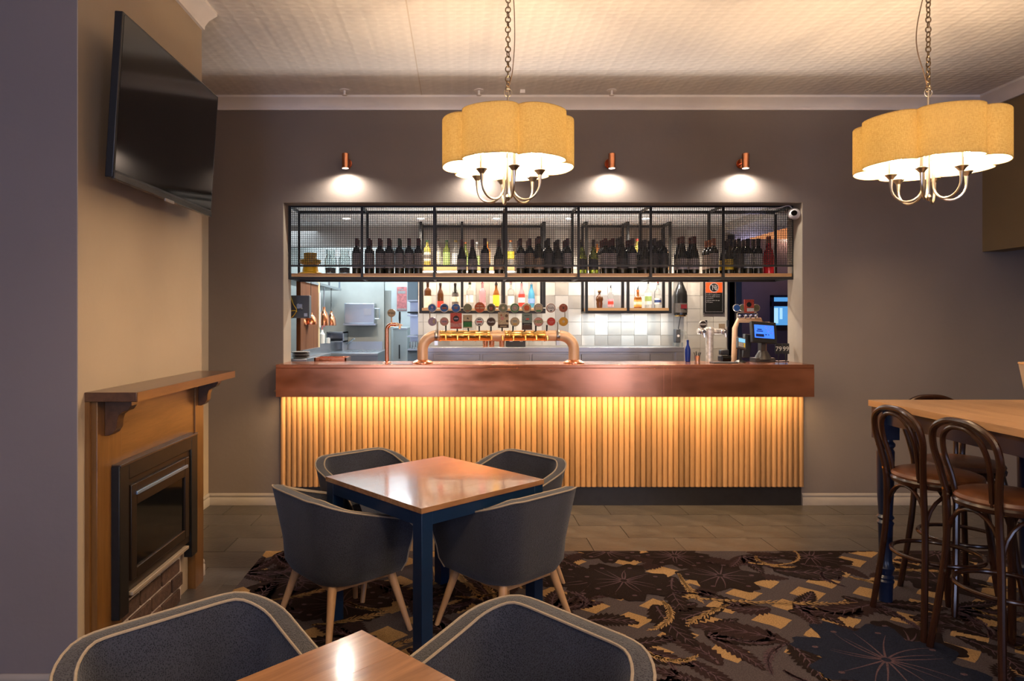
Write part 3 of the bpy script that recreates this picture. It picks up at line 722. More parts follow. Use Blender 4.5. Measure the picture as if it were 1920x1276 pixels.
m_candle = mat('candle_sleeve', (0.75, 0.70, 0.60), 0.4)
ZB, ZT = 2.38, 2.63
def outline(rs, lobe, ph, n=14):
    """six scallops: chords between seam points bulging outwards"""
    out = []
    for k in range(6):
        a, c = ph+k*PI/3, ph+(k+1)*PI/3
        p = Vector((rs*math.cos(a), rs*math.sin(a))); q = Vector((rs*math.cos(c), rs*math.sin(c))); m_ = (p+q)/2; half = (q-p).length/2
        nd = m_.normalized(); td = (q-p).normalized()
        for i in range(n):
            t = PI*i/n; out.append(m_-td*half*math.cos(t)+nd*lobe*math.sin(t)**0.85)
    return out
def pendant(cx, cy, ph, label, cord_side, shadevals=0.30):
    t = thing('pendant_lamp', label, 'pendant lamp', (cx, cy, CEIL), 0, 'scalloped pendant lamps')
    zb, zt = ZB-CEIL, ZT-CEIL
    def wall(rs, lobe, name, m):
        o = outline(rs, lobe, ph); n = len(o); b = MB()
        b.add([(p.x, p.y, zb) for p in o]+[(p.x, p.y, zt) for p in o], [(i, (i+1) % n, (i+1) % n+n, i+n) for i in range(n)])
        return b.build(name, m, t, angle=40)
    sh = wall(0.300, 0.098, 'lamp_shade', m_linen); wall(0.2965, 0.096, 'shade_lining', m_lin2)
    b = MB(); o = outline(0.2985, 0.097, ph)
    for z in (zb, zt): b.tube([(p.x, p.y, z) for p in o], 0.0022, 5, closed=True)
    b.build('shade_rim', mat('rim_tape', (0.50, 0.34, 0.12), 0.8), sh)
    b = MB(); b.tube([(0, 0, -0.72), (0, 0, -0.62)], 0.006, 8); b.lathe([(0.006, -1.20), (0.010, -1.18), (0.011, -0.74), (0.008, -0.72)], n=12)
    b.lathe([(0, -1.222), (0.008, -1.215), (0.016, -1.20), (0.010, -1.185)], n=12); b.build('stem', m_nickel, t)
    b = MB()
    for k in range(3): a = ph+k*2*PI/3; b.tube([(0, 0, zt-0.02), (0.297*math.cos(a), 0.297*math.sin(a), zt-0.004)], 0.0025, 6)
    b.build('spider', m_nickel, t)
    for k in range(6):
        a = ph+k*PI/3; ca, sa = math.cos(a), math.sin(a)
        pts = [(0.012*ca, 0.012*sa, -0.96), (0.024*ca, 0.024*sa, -1.02), (0.026*ca, 0.026*sa, -1.12)]
        for i in range(0, 13):
            q_ = PI*i/12; r = 0.103-0.077*math.cos(q_); pts.append((r*ca, r*sa, -1.135-0.085*math.sin(q_)))
        pts.append((0.180*ca, 0.180*sa, -1.095))
        b = MB(); b.tube(pts, [0.0062]*(len(pts)-2)+[0.0075, 0.011], 10); b.lathe([(0.010, -1.096), (0.024, -1.078), (0.031, -1.071), (0.029, -1.067), (0.012, -1.067)], (0.180*ca, 0.180*sa, 0), 16)
        arm = b.build('lamp_arm', m_nickel, t)
        b = MB(); b.lathe([(0.0115, -1.067), (0.0115, -0.995), (0.008, -0.992)], (0.180*ca, 0.180*sa, 0), 12); b.build('candle_sleeve', m_candle, arm)
        b = MB(); b.lathe([(0.007, -0.994), (0.016, -0.972), (0.017, -0.955), (0.008, -0.925), (0, -0.915)], (0.180*ca, 0.180*sa, 0), 10); b.build('bulb', m_bulb, arm)
    # chain of ring links and the flex beside it
    link = None; z = -0.022; i = 0
    while z > -0.625:
        big = i % 2 == 0
        if link is None:
            lk = MB(); lk.tube([(0.0135*math.cos(j*PI/6), 0, 0.0165*math.sin(j*PI/6)) for j in range(12)], 0.0034, 6, closed=True); o_ = lk.build('chain_link', m_chain, t); link = o_.data
        else:
            o_ = bpy.data.objects.new('chain_link', link); COL.objects.link(o_); o_.parent = t
        o_.location = (0, 0, z); o_.rotation_euler = (0, 0, (0.15 if big else 1.35)+random.uniform(-.35, .35)); z -= 0.0268; i += 1
    s = cord_side
    b = MB(); b.tube(smoothpath([(0.01*s, 0, -0.02), (s*0.030, 0, -0.12), (s*0.062 if s < 0 else 0.036, 0, -0.28), (s*0.060 if s < 0 else 0.034, 0, -0.40), (s*0.022, 0, -0.53), (0.004*s, 0, -0.60)], 6), 0.0026, 6); b.build('cord', mat('cord_brown', (0.12, 0.07, 0.04), 0.6), t)
    b = MB(); b.lathe([(0, -0.03), (0.03, -0.028), (0.055, -0.012), (0.06, 0)], n=24); b.build('ceiling_rose', m_nickel, t)
    b = MB(); b.tube([(0.021*math.cos(j*PI/8), 0, -0.632+0.021*math.sin(j*PI/8)) for j in range(16)], 0.0026, 6, closed=True); b.build('hanging_ring', m_nickel, t)
    return t
pendant(0.265, 3.63, math.radians(36), 'lit scalloped linen pendant lamp with six arms hanging above the middle square table', 1)
pendant(2.548, 3.63, math.radians(46), 'lit scalloped linen pendant lamp with six arms hanging above the high table at right', -1)
pendant(0.265, 1.12, math.radians(20), 'scalloped linen pendant lamp above the foreground table, nearer the camera, out of frame', 1)
pendant(2.548, 1.12, math.radians(50), 'scalloped linen pendant lamp above the near end of the high table, out of frame', -1)

# ------------------------------------------------------------------ tub chairs
CH = dict(); 
def tub_chair(label, loc, deg, group):
    t = thing('tub_chair', label, 'chair', (loc[0], loc[1], 0), math.radians(deg), group)
    # plan path of the U: from the left arm tip round the back to the right arm tip
    def plan(hw, xb, xf, r, n=40):
        pts = [(xf, hw)]; straight = [(xf+(xb+r-xf)*k/8, hw) for k in range(1, 9)]
        pts += straight
        for k in range(1, 9): a = PI/2+(PI/2)*k/8; pts.append((xb+r+r*math.cos(a), hw-r+r*math.sin(a)))
        for k in range(1, 7): pts.append((xb, (hw-r)*(1-k/3)))
        half = pts[:-3] if False else pts
        res = []
        for p in pts:
            if p[1] > 1e-6: res.append(p)
        res.append((xb, 0)); res += [(p[0], -p[1]) for p in reversed(res[:-1])]
        return res
    def height(p, xb, xf):
        tt = min(1, max(0, (p[0]-xb-0.02)/(xf-xb-0.02))); return 0.720-0.150*(tt**0.85)-0.030*max(0, (tt-.88)/.12)**2
    levels = [(0.0, 0.288, .165, -.150, .130), (0.06, 0.291, .210, -.185, .160), (0.16, 0.306, .240, -.216, .190), (0.30, 0.355, .264, -.243, .207), (0.5, None, .273, -.252, .214), (0.75, None, .292, -.274, .222), (1.0, None, .312, -.296, .215)]
    rows = []
    for (v, z, hw, xb, xf) in levels:
        pl = plan(hw, xb, xf, 0.135+0.03*v); row = []
        for p in pl:
            hz = height(p, xb, xf); zz = z if z is not None else 0.365+(hz-0.365)*(v-0.30)/0.70
            row.append(Vector((p[0], p[1], zz)))
        rows.append(row)
    n = len(rows[0]); TH = 0.052
    top = rows[-1]
    def inset(row, d):
        out = []
        for i, p in enumerate(row):
            a, c = row[max(0, i-1)], row[min(len(row)-1, i+1)]; tx, ty = c.x-a.x, c.y-a.y; l = math.hypot(tx, ty)
            nx, ny = -ty/l, tx/l
            out.append(Vector((p.x+nx*d, p.y+ny*d, p.z)))
        return out
    # direction check: inset must go inwards
    sgn = 1 if inset(top, 0.05)[len(top)//2].x > top[len(top)//2].x else -1
    inner_top = inset(top, sgn*TH)
    b = MB()
    vs = [p for r in rows for p in r]; fs = [(i*n+j, i*n+j+1, (i+1)*n+j+1, (i+1)*n+j) for i in range(len(rows)-1) for j in range(n-1)]
    b.add(vs, fs)
    b.add(rows[0], [tuple(range(n))])
    # arm front ends and the open front of the lower bowl
    inn = [inset(r, sgn*TH) for r in rows]
    for e in (0, n-1):
        vs = []; 
        for r, q_ in zip(rows, inn): vs += [r[e], q_[e]]
        b.add(vs, [(2*i, 2*i+1, 2*i+3, 2*i+2) for i in range(len(rows)-1)])
    fr = [(inn[i][0], inn[i][n-1]) for i in range(4)]
    b.add([p for pr in fr for p in pr], [(0, 1, 3, 2), (2, 3, 5, 4), (4, 5, 7, 6)])
    b.build('outer_shell', m_tweed, t, angle=60)
    lo = inset([Vector((p.x, p.y, 0.40)) for p in rows[4]], sgn*TH)
    b = MB(); mid = [(a+c)/2+Vector((0, 0, 0)) for a, c in zip(inner_top, lo)]
    b.add(inner_top+mid+lo, [(k*n+j, k*n+j+1, (k+1)*n+j+1, (k+1)*n+j) for k in range(2) for j in range(n-1)])
    b.build('inner_lining', m_tweedi, t, angle=60)
    b = MB(); crown = [(a+c)/2+Vector((0, 0, 0.004)) for a, c in zip(top, inner_top)]
    b.add(top+crown+inner_top, [(k*n+j, k*n+j+1, (k+1)*n+j+1, (k+1)*n+j) for k in range(2) for j in range(n-1)])
    b.build('rim_band', m_tweedb, t, angle=60)
    b = MB(); b.tube(top+[r[n-1] for r in reversed(rows[2:-1])], 0.0044, 6); b.tube(inner_top, 0.0044, 6); b.tube([r[0] for r in rows[2:]], 0.0044, 6)
    b.build('piping', m_pipe, t)
    # seat cushion
    seat = inset([Vector((p.x, p.y, 0)) for p in rows[4]], sgn*(TH+0.002)); seat = [p for p in seat]
    ring = [(p.x, p.y) for p in seat]; ring[0] = (0.215, ring[0][1]); ring[-1] = (0.215, ring[-1][1]); ring = ring+[(0.232, ring[-1][1]*0.5), (0.238, 0), (0.232, ring[0][1]*0.5)]
    K = len(ring); cx = 0.0
    b = MB(); lay = [(0.33, 1.0), (0.435, 1.0), (0.452, 0.96), (0.458, 0.8), (0.462, 0.4)]
    b.add([(cx+(x-cx)*s, y*s, z) for z, s in lay for x, y in ring]+[(cx, 0, 0.463)], [(i*K+j, i*K+(j+1) % K, (i+1)*K+(j+1) % K, (i+1)*K+j) for i in range(len(lay)-1) for j in range(K)]+[((len(lay)-1)*K+j, (len(lay)-1)*K+(j+1) % K, len(lay)*K) for j in range(K)]+[tuple(range(K-1, -1, -1))])
    b.build('seat_cushion', m_tweedi, t, angle=50)
    for sx in (-1, 1):
        for sy in (-1, 1):
            b = MB(); p = (sx*0.155+(0.01 if sx > 0 else 0), sy*0.165, 0.318); q_ = (sx*0.235, sy*0.255, 0.0)
            b.tube([p, (p[0]*.6+q_[0]*.4, p[1]*.6+q_[1]*.4, 0.19), q_], [0.024, 0.019, 0.0125], 12); b.build('leg', m_beech, t)
    b = MB()
    for sy in (-1, 1): b.beam((-0.16, sy*0.168, 0.288), (0.165, sy*0.168, 0.288), 0.022, 0.042)
    for sx in (-0.158, 0.165): b.beam((sx, -0.168, 0.288), (sx, 0.168, 0.288), 0.022, 0.042)
    b.build('seat_rails', m_beech, t, bevel=0.002)
    return t
G1 = 'grey tweed tub chairs around the middle table'; G2 = 'grey tweed tub chairs at the foreground table'
c0 = tub_chair('tub chair at the near left side of the middle table, its back towards the camera', (-0.59, 3.39), 41, G1)
for (x, y, a, lab, g) in ((0.232, 3.398, 131, 'tub chair at the near right side of the middle table, its back towards the camera', G1),
                       (-0.50, 4.02, -48, 'tub chair at the far left of the middle table, in front of the timber slats', G1),
                       (0.27, 3.98, 221.5, 'tub chair at the far right of the middle table, in front of the timber slats', G1),
                       (-0.64, 1.69, -46, 'large foreground tub chair at bottom left, blue lit backrest with tan piping', G2),
                       (0.115, 1.67, 222, 'large foreground tub chair at bottom centre, dark backrest beside the near tabletop', G2)):
    dup(c0, (x, y, 0), math.radians(a), lab, g)

# ------------------------------------------------------------------ square tables
m_top = wood('table_top', (0.22, 0.100, 0.040), (0.36, 0.175, 0.075), 0.18, 'x', 0.9, coat=1.0)
m_top.node_tree.nodes['Principled BSDF'].inputs['Coat IOR'].default_value = 1.55
m_top.node_tree.nodes['Principled BSDF'].inputs['Coat Roughness'].default_value = 0.09
def square_table(label, cx, cy, deg, H=0.74, S=0.80):
    t = thing('square_table', label, 'table', (cx, cy, 0), math.radians(deg), 'square tables with navy frames')
    for k in range(5):
        w_ = S/5; b = MB(); b.box((-S/2, -S/2+k*w_+0.0002, H-0.024), (S/2, -S/2+(k+1)*w_-0.0002, H)); b.build('top_plank', m_top, t, bevel=0.0005, segs=1)
    e = S/2-0.004; lw = 0.063
    for sx in (-1, 1):
        for sy in (-1, 1):
            b = MB(); b.cbox((sx*(e-lw/2), sy*(e-lw/2), (H-0.024)/2), (lw, lw, H-0.024)); b.build('leg', m_navy, t, bevel=0.002)
    b = MB()
    for s in (-1, 1):
        b.cbox((0, s*(e-0.012), H-0.024-0.029), (2*(e-lw), 0.022, 0.058)); b.cbox((s*(e-0.012), 0, H-0.024-0.029), (0.022, 2*(e-lw), 0.058))
    b.build('apron', m_navy, t); return t
square_table('square timber-topped table with navy legs in the middle, ringed by four tub chairs', -0.131, 3.448, 41.8)
square_table('square timber tabletop at the bottom edge between the two foreground chairs', -0.255, 1.187, 45.0)

# ------------------------------------------------------------------ high table
ht_ = thing('high_table', 'long light oak high table with turned navy legs at the right', 'table', (2.76, 2.9, 0))
TX0, TX1, TY0, TY1, TH_ = 2.302, 3.20, 1.9, 3.762, 1.106
m_light = wood('oak_light', (0.40, 0.215, 0.10), (0.52, 0.31, 0.155), 0.28, 'y', 0.8, coat=0.2)
for k in range(6):
    w_ = (TX1-TX0)/6; b = MB(); b.box((TX0+k*w_+0.0002, TY0, TH_-0.034), (TX0+(k+1)*w_-0.0002, TY1, TH_)); b.build('top_plank', m_light, ht_, world=True, bevel=0.0006, segs=1)
b = MB()
for x in (TX0+0.05, TX1-0.05): b.box((x-0.012, TY0+0.05, TH_-0.125), (x+0.012, TY1-0.05, TH_-0.034))
for y in (TY0+0.05, TY1-0.05): b.box((TX0+0.05, y-0.012, TH_-0.125), (TX1-0.05, y+0.012, TH_-0.034))
b.build('apron', m_navyd, ht_, world=True)
LP = [(0.030, 0.0), (0.034, 0.004), (0.038, 0.10), (0.044, 0.115), (0.036, 0.125), (0.044, 0.137), (0.034, 0.15), (0.046, 0.19), (0.036, 0.205), (0.032, 0.23), (0.036, 0.42), (0.042, 0.435), (0.032, 0.45), (0.043, 0.465), (0.034, 0.48), (0.040, 0.60), (0.043, 0.76), (0.044, 0.83), (0.036, 0.845), (0.047, 0.86), (0.047, 0.872), (0.036, 0.885), (0.036, 0.90)]
for x in (TX0+0.058, TX1-0.058):
    for y in (TY0+0.06, TY1-0.062):
        b = MB(); b.lathe(LP, (x, y, 0), 24); b.cbox((x, y, 0.985), (0.095, 0.095, 0.175)); b.build('leg', m_navyd, ht_, world=True, angle=25)
mh = thing('table_caddy', 'tapered beige holder at the right edge of the high table', 'holder', (2.87, 3.3, TH_))
b = MB(); b.lathe([(0, 0), (0.044, 0), (0.046, 0.004), (0.085, 0.235), (0.082, 0.236), (0.043, 0.01), (0, 0.01)], n=28); b.build('cup', mat('beige_card', (0.36, 0.29, 0.22), 0.6), mh)
b = MB(); b.lathe([(0.0853, 0.228), (0.087, 0.232), (0.0853, 0.237)], n=28); b.build('rim', m_oak, mh)

# ------------------------------------------------------------------ bentwood stools
def stool(label, loc, deg):
    t = thing('bar_stool', label, 'stool', (loc[0], loc[1], 0), math.radians(deg), 'bentwood bar stools at the high table')
    half = [(-0.205, 0.200, 0.0), (-0.182, 0.172, 0.25), (-0.165, 0.150, 0.50), (-0.168, 0.142, 0.72), (-0.183, 0.160, 0.85), (-0.200, 0.183, 0.96), (-0.216, 0.163, 1.045), (-0.226, 0.085, 1.092)]
    full = half+[(-0.228, 0, 1.102)]+[(x, -y, z) for x, y, z in reversed(half)]
    b = MB(); b.tube(smoothpath(full, 6), 0.0155, 10); b.build('back_hoop', m_brown, t)
    hi = [(-0.158, 0.098, 0.745), (-0.172, 0.108, 0.84), (-0.196, 0.122, 0.94), (-0.216, 0.105, 1.02), (-0.226, 0.055, 1.065)]
    fi = hi+[(-0.228, 0, 1.075)]+[(x, -y, z) for x, y, z in reversed(hi)]
    b = MB(); b.tube(smoothpath(fi, 6), 0.0120, 10); b.build('inner_hoop', m_brown, t)
    for s in (-1, 1):
        b = MB(); b.tube(smoothpath([(0.125, s*0.120, 0.735), (0.150, s*0.145, 0.55), (0.172, s*0.165, 0.28), (0.205, s*0.200, 0.0)], 5), [0.0165]*15+[0.013], 10); b.build('leg', m_brown, t)
    b = MB(); b.tube([(0.198*math.cos(k*PI/18), 0.198*math.sin(k*PI/18), 0.36) for k in range(36)], 0.0105, 10, closed=True); b.build('foot_ring', m_brown, t)
    b = MB(); b.lathe([(0, 0.715), (0.185, 0.715), (0.200, 0.722), (0.203, 0.738), (0.196, 0.748), (0, 0.748)], n=36); b.build('seat_frame', m_brown, t)
    b = MB(); b.lathe([(0.196, 0.748), (0.200, 0.758), (0.194, 0.772), (0.170, 0.782), (0.110, 0.788), (0, 0.790)], n=36); b.build('seat_pad', m_leather, t)
    b = MB()
    for (a1, a2) in ((0, 1), (1, 2), (2, 3), (3, 0)):
        cs = [(0.155, 0.150), (-0.160, 0.150), (-0.160, -0.150), (0.155, -0.150)]; p, q_ = cs[a1], cs[a2]; pts = []
        for k in range(13):
            tt = k/12; s = math.sin(PI*tt); f_ = 0.5-0.5*math.cos(PI*tt); pts.append((p[0]+(q_[0]-p[0])*f_, p[1]+(q_[1]-p[1])*f_, 0.50+0.205*s**.8))
        b.tube(pts, 0.0090, 8)
    b.build('brace', m_brown, t)
    b = MB(); b.cyl((-0.182, 0.143, 0.77), 0.006, 0.012, 8, 'x'); b.build('bolt', m_brass, t)
    return t
s0_ = stool('bentwood bar stool nearest the corner leg of the high table, brown leather seat', (2.445, 3.42), 0)
dup(s0_, (2.45, 2.985, 0), math.radians(3), 'bentwood bar stool in front, cut by the right edge of the photo')
dup(s0_, (2.785, 3.71, 0), math.radians(-88), 'bentwood bar stool at the far end of the high table, its seat under the tabletop')

# ------------------------------------------------------------------ back room shell
BY = 7.5; BC = 2.61
m_bwall = mat('back_wall_paint', (0.46, 0.42, 0.38), 0.7, noise=0.04)
m_bceil = mat('back_ceiling', (0.66, 0.64, 0.62), 0.7, noise=0.03)
m_purple = mat('purple_wall', (0.085, 0.070, 0.105), 0.7, noise=0.05)
m_kwall = mat('kitchen_wall', (0.33, 0.32, 0.28), 0.6, noise=0.05)
m_kwhite = mat('kitchen_white', (0.62, 0.66, 0.66), 0.4, noise=0.03)
TXL, TXR = AX(784, BY), AX(1364, BY)
def sbox(name, a, c, m): b = MB(); b.box(a, c); return struct(b.build(name, m, smooth=False))
sbox('wall_backbar', (TXL, BY+0.004, 0), (TXR, BY+0.12, BC), m_bwall)
sbox('wall_kitchen_header', (-2.6, BY, AZ(462, BY)), (TXL, BY+0.12, BC), m_bwall)
sbox('ceiling_backbar', (-2.6, D+WT, BC), (2.89, BY+0.12, BC+0.1), m_bceil)
sbox('ceiling_kitchen', (-2.6, BY+0.12, BC), (TXL, 10.2, BC+0.1), m_kwhite)
sbox('floor_backbar', (-2.6, D+WT, -0.1), (XFR, 10.3, 0), mat('floor_vinyl', (0.10, 0.09, 0.085), 0.5))
sbox('trim_9', (2.89, D+WT, 2.52), (3.42, 9.0, 2.70), m_bwall)
sbox('wall_kitchen_left', (-2.62, D+WT, 0), (-2.5, 10.2, BC), m_kwhite)
KY = 8.55
sbox('wall_kitchen_back', (-2.5, KY, 0), (AX(720, KY), KY+0.1, BC), m_kwall)
sbox('wall_kitchen_far', (-1.4, 10.0, 0), (0.0, 10.1, BC), m_kwhite)
sbox('wall_kitchen_right', (TXL, BY+0.12, 0), (TXL+0.1, 10.0, BC), m_kwhite)
sbox('wall_far_room', (TXR, 9.3, 0), (XFR, 9.4, 2.69), m_purple)
sbox('wall_far_upper', (TXR, 10.2, 0), (XFR+1, 10.3, 3.6), mat('warm_plaster', (0.50, 0.30, 0.19), 0.7))
sbox('ceiling_far_room', (3.42, D+WT, 3.5), (XFR+1, 10.3, 3.6), m_bwall)
sbox('wall_far_right', (XFR+0.1, D+WT, 0), (XFR+0.2, 10.3, 3.5), m_purple)
sbox('wall_backbar_right', (TXR, BY+0.05, 0), (TXR+0.1, 9.3, 2.52), m_navyd)
for i, (pa, pb) in enumerate(((1364, 1374.5), (1377.5, 1387.5))):
    sbox('trim_%d' % (10+i), (AX(pa, 7.6), 7.55, 0), (AX(pb, 7.6), 7.64, 2.40), m_navyd)
sbox('trim_12', (AX(1374.5, 7.6), 7.57, 0), (AX(1377.5, 7.6), 7.60, 2.40), mat('pale_edge', (0.25, 0.20, 0.15), 0.6))
# far window, deep blue evening light in it
wx0, wx1, wz0, wz1 = AX(1446, 9.25), AX(1500, 9.25), AZ(612, 9.25), AZ(553, 9.25)
fw = thing('mirror_window', 'small dark framed window lit blue in the far purple wall right of the bar', 'window', ((wx0+wx1)/2, 9.29, wz0))
b = MB()
for (a, c) in (((wx0, 9.23, wz0), (wx0+0.03, 9.29, wz1)), ((wx1-0.03, 9.23, wz0), (wx1, 9.29, wz1)), ((wx0, 9.23, wz1-0.03), (wx1, 9.29, wz1)), ((wx0, 9.23, wz0), (wx1, 9.29, wz0+0.02)), ((wx0, 9.24, AZ(574, 9.25)), (wx1, 9.29, AZ(565, 9.25)))): b.box(a, c)
b.build('frame', m_navyd, fw, world=True)
b = MB(); b.box((wx0+0.02, 9.27, wz0+0.02), (wx1-0.02, 9.285, wz1-0.02)); b.build('pane', mat('evening_glass', (0.02, 0.06, 0.12), 0.1, noise=0.5, nscale=6, emit=(0.10, 0.35, 0.75), estr=0.55), fw, world=True)
b = MB()
for (pa, pb, ya, yb) in ((1452, 1460, 577, 606), (1463, 1468, 577, 598)): b.box((AX(pa, 9.25), 9.262, AZ(yb, 9.25)), (AX(pb, 9.25), 9.268, AZ(ya, 9.25)))
b.build('curtain', mat('evening_pale', (0.3, 0.5, 0.6), 0.5, emit=(0.35, 0.65, 0.9), estr=0.6), fw, world=True)

# wall tiles one by one
m_ta = mat('tile_light', (0.56, 0.52, 0.46), 0.28, noise=0.06, nscale=6, rand=0.05, bump=0.05, bscale=12)
m_tb = mat('tile_grey', (0.40, 0.36, 0.31), 0.28, noise=0.08, nscale=6, rand=0.07, bump=0.05, bscale=12)
tp = 0.1479; tx0 = AX(1065.8, BY); tz0 = AZ(603, BY)
dark = {(1, -1), (3, -1), (4, -1), (6, -1), (0, -2), (2, -2), (3, -2), (5, -2), (7, -2), (3, 0), (6, 0), (0, 1), (3, 1)}
lite = {(0, -1), (2, -1), (5, -1), (7, -1), (1, -2), (4, -2), (6, -2)}
tb = MB(); tb.box((0, 0, 0), (tp-0.0035, 0.006, tp-0.0035)); to = None
tiles = thing('tile_splashback', 'square wall tiles in two pale greys covering the back bar wall', 'wall tiles', (tx0, BY, tz0))
cache = {}
for i in range(-13, 14):
    for j in range(-3, 7):
        x0 = i*tp; z0 = j*tp
        if tx0+x0+tp*0.3 > TXR or tx0+x0+tp < TXL: continue
        xa, xb = max(x0, TXL-tx0), min(x0+tp-0.0035, TXR-tx0)
        rr = random.Random(i*91+j*17).random()
        dk = (i, j) in dark or (rr < 0.36 and (i, j) not in lite)
        key = (round(xb-xa, 3), dk)
        if key not in cache:
            q_ = MB(); q_.box((0, 0, 0), (xb-xa, 0.008, tp-0.0035)); o = q_.build('wall_tile', m_tb if dk else m_ta, tiles, smooth=False, bevel=0.001, segs=1); cache[key] = o.data
        else:
            o = bpy.data.objects.new('wall_tile', cache[key]); COL.objects.link(o); o.parent = tiles
        o.location = (xa, -0.004, z0)
tiles['kind'] = 'structure'; tiles.name = 'trim_13'

# ------------------------------------------------------------------ bottle makers
PROF = {
 'claret': [(0.0, 0.002), (0.030, 0.0), (0.038, 0.004), (0.0385, 0.19), (0.036, 0.205), (0.026, 0.222), (0.017, 0.236), (0.0145, 0.250), (0.0142, 0.298), (0.0155, 0.300), (0.0155, 0.308), (0.0, 0.308)],
 'burgundy': [(0.0, 0.002), (0.034, 0.0), (0.042, 0.004), (0.0425, 0.135), (0.040, 0.150), (0.031, 0.180), (0.021, 0.212), (0.0150, 0.240), (0.0142, 0.290), (0.0155, 0.292), (0.0155, 0.300), (0.0, 0.300)],
 'sparkling': [(0.0, 0.002), (0.036, 0.0), (0.045, 0.005), (0.0455, 0.145), (0.043, 0.165), (0.034, 0.200), (0.023, 0.235), (0.0175, 0.265), (0.0170, 0.305), (0.0190, 0.308), (0.0180, 0.325), (0.0, 0.328)],
 'spirit': [(0.0, 0.002), (0.030, 0.0), (0.037, 0.004), (0.037, 0.175), (0.034, 0.190), (0.022, 0.205), (0.0140, 0.215), (0.0125, 0.255), (0.0150, 0.257), (0.0150, 0.275), (0.0, 0.276)],
 'slim': [(0.0, 0.002), (0.024, 0.0), (0.031, 0.004), (0.035, 0.10), (0.034, 0.15), (0.026, 0.180), (0.0150, 0.205), (0.0125, 0.240), (0.0140, 0.242), (0.0140, 0.268), (0.0, 0.270)],
 'decanter': [(0.0, 0.002), (0.026, 0.0), (0.030, 0.004), (0.035, 0.05), (0.032, 0.07), (0.040, 0.09), (0.038, 0.115), (0.018, 0.140), (0.0125, 0.150), (0.0120, 0.165), (0.017, 0.167), (0.018, 0.188), (0.0, 0.190)],
 'square': [(0.0, 0.002), (0.038, 0.0), (0.041, 0.003), (0.041, 0.105), (0.036, 0.118), (0.018, 0.130), (0.0130, 0.140), (0.0120, 0.178), (0.0140, 0.180), (0.0140, 0.196), (0.0, 0.197)],
 'magnum': [(0.0, 0.002), (0.060, 0.0), (0.072, 0.006), (0.073, 0.22), (0.066, 0.26), (0.042, 0.32), (0.026, 0.36), (0.023, 0.44), (0.027, 0.445), (0.027, 0.46), (0.0, 0.462)],
}
def glass(name, c, rough=0.06, trans=0.0, ior=1.45):
    return mat(name, c, rough, trans=trans, ior=ior, spec=0.5)
g_dark = glass('glass_black', (0.022, 0.020, 0.012), 0.12); g_green = glass('glass_green', (0.20, 0.24, 0.03), trans=0.6)
g_clear = glass('glass_clear', (0.93, 0.95, 0.93), trans=0.92, ior=1.2); g_yel = glass('glass_yellow', (0.60, 0.42, 0.08), trans=0.35)
g_amb = glass('glass_amber', (0.28, 0.085, 0.012), trans=0.3); g_brn = glass('glass_brown', (0.10, 0.035, 0.012), trans=0.2)
g_blue = glass('glass_blue', (0.15, 0.55, 0.85), trans=0.55); g_olive = glass('glass_olive', (0.14, 0.16, 0.03), trans=0.25)
g_red = glass('glass_red', (0.75, 0.02, 0.03), trans=0.25); g_cob = glass('glass_cobalt', (0.01, 0.03, 0.22), trans=0.2)
g_pink = glass('glass_pink', (0.95, 0.55, 0.60), trans=0.7, ior=1.2)
def paper(name, c): return mat(name, c, 0.6, noise=0.10, nscale=60)
l_grey = paper('label_grey', (0.62, 0.52, 0.46)); l_tan = paper('label_tan', (0.50, 0.33, 0.20)); l_white = paper('label_white', (0.75, 0.72, 0.66))
l_red = paper('label_red', (0.65, 0.05, 0.03)); l_yel = paper('label_yellow', (0.85, 0.55, 0.03)); l_cream = paper('label_cream', (0.80, 0.68, 0.48))
l_dark = paper('label_dark', (0.10, 0.08, 0.065)); l_green = paper('label_green', (0.30, 0.42, 0.12)); l_orange = paper('label_orange', (0.75, 0.30, 0.06))
l_blue = paper('label_blue', (0.25, 0.40, 0.75)); l_pink = paper('label_pink', (0.85, 0.35, 0.40)); l_navy = paper('label_navy', (0.03, 0.06, 0.2))
c_red = mat('capsule_red', (0.17, 0.038, 0.028), 0.35); c_dark = mat('capsule_dark', (0.065, 0.045, 0.038), 0.35); c_or = mat('capsule_orange', (0.50, 0.13, 0.03), 0.4)
c_gold = mat('capsule_gold', (0.45, 0.30, 0.08), 0.3, metal=0.6); c_green = mat('capsule_green', (0.03, 0.08, 0.03), 0.35); c_white = mat('capsule_white', (0.7, 0.7, 0.68), 0.4)
mcache = {}
def mesh_once(key, fn):
    if key not in mcache: mcache[key] = fn()
    return mcache[key]
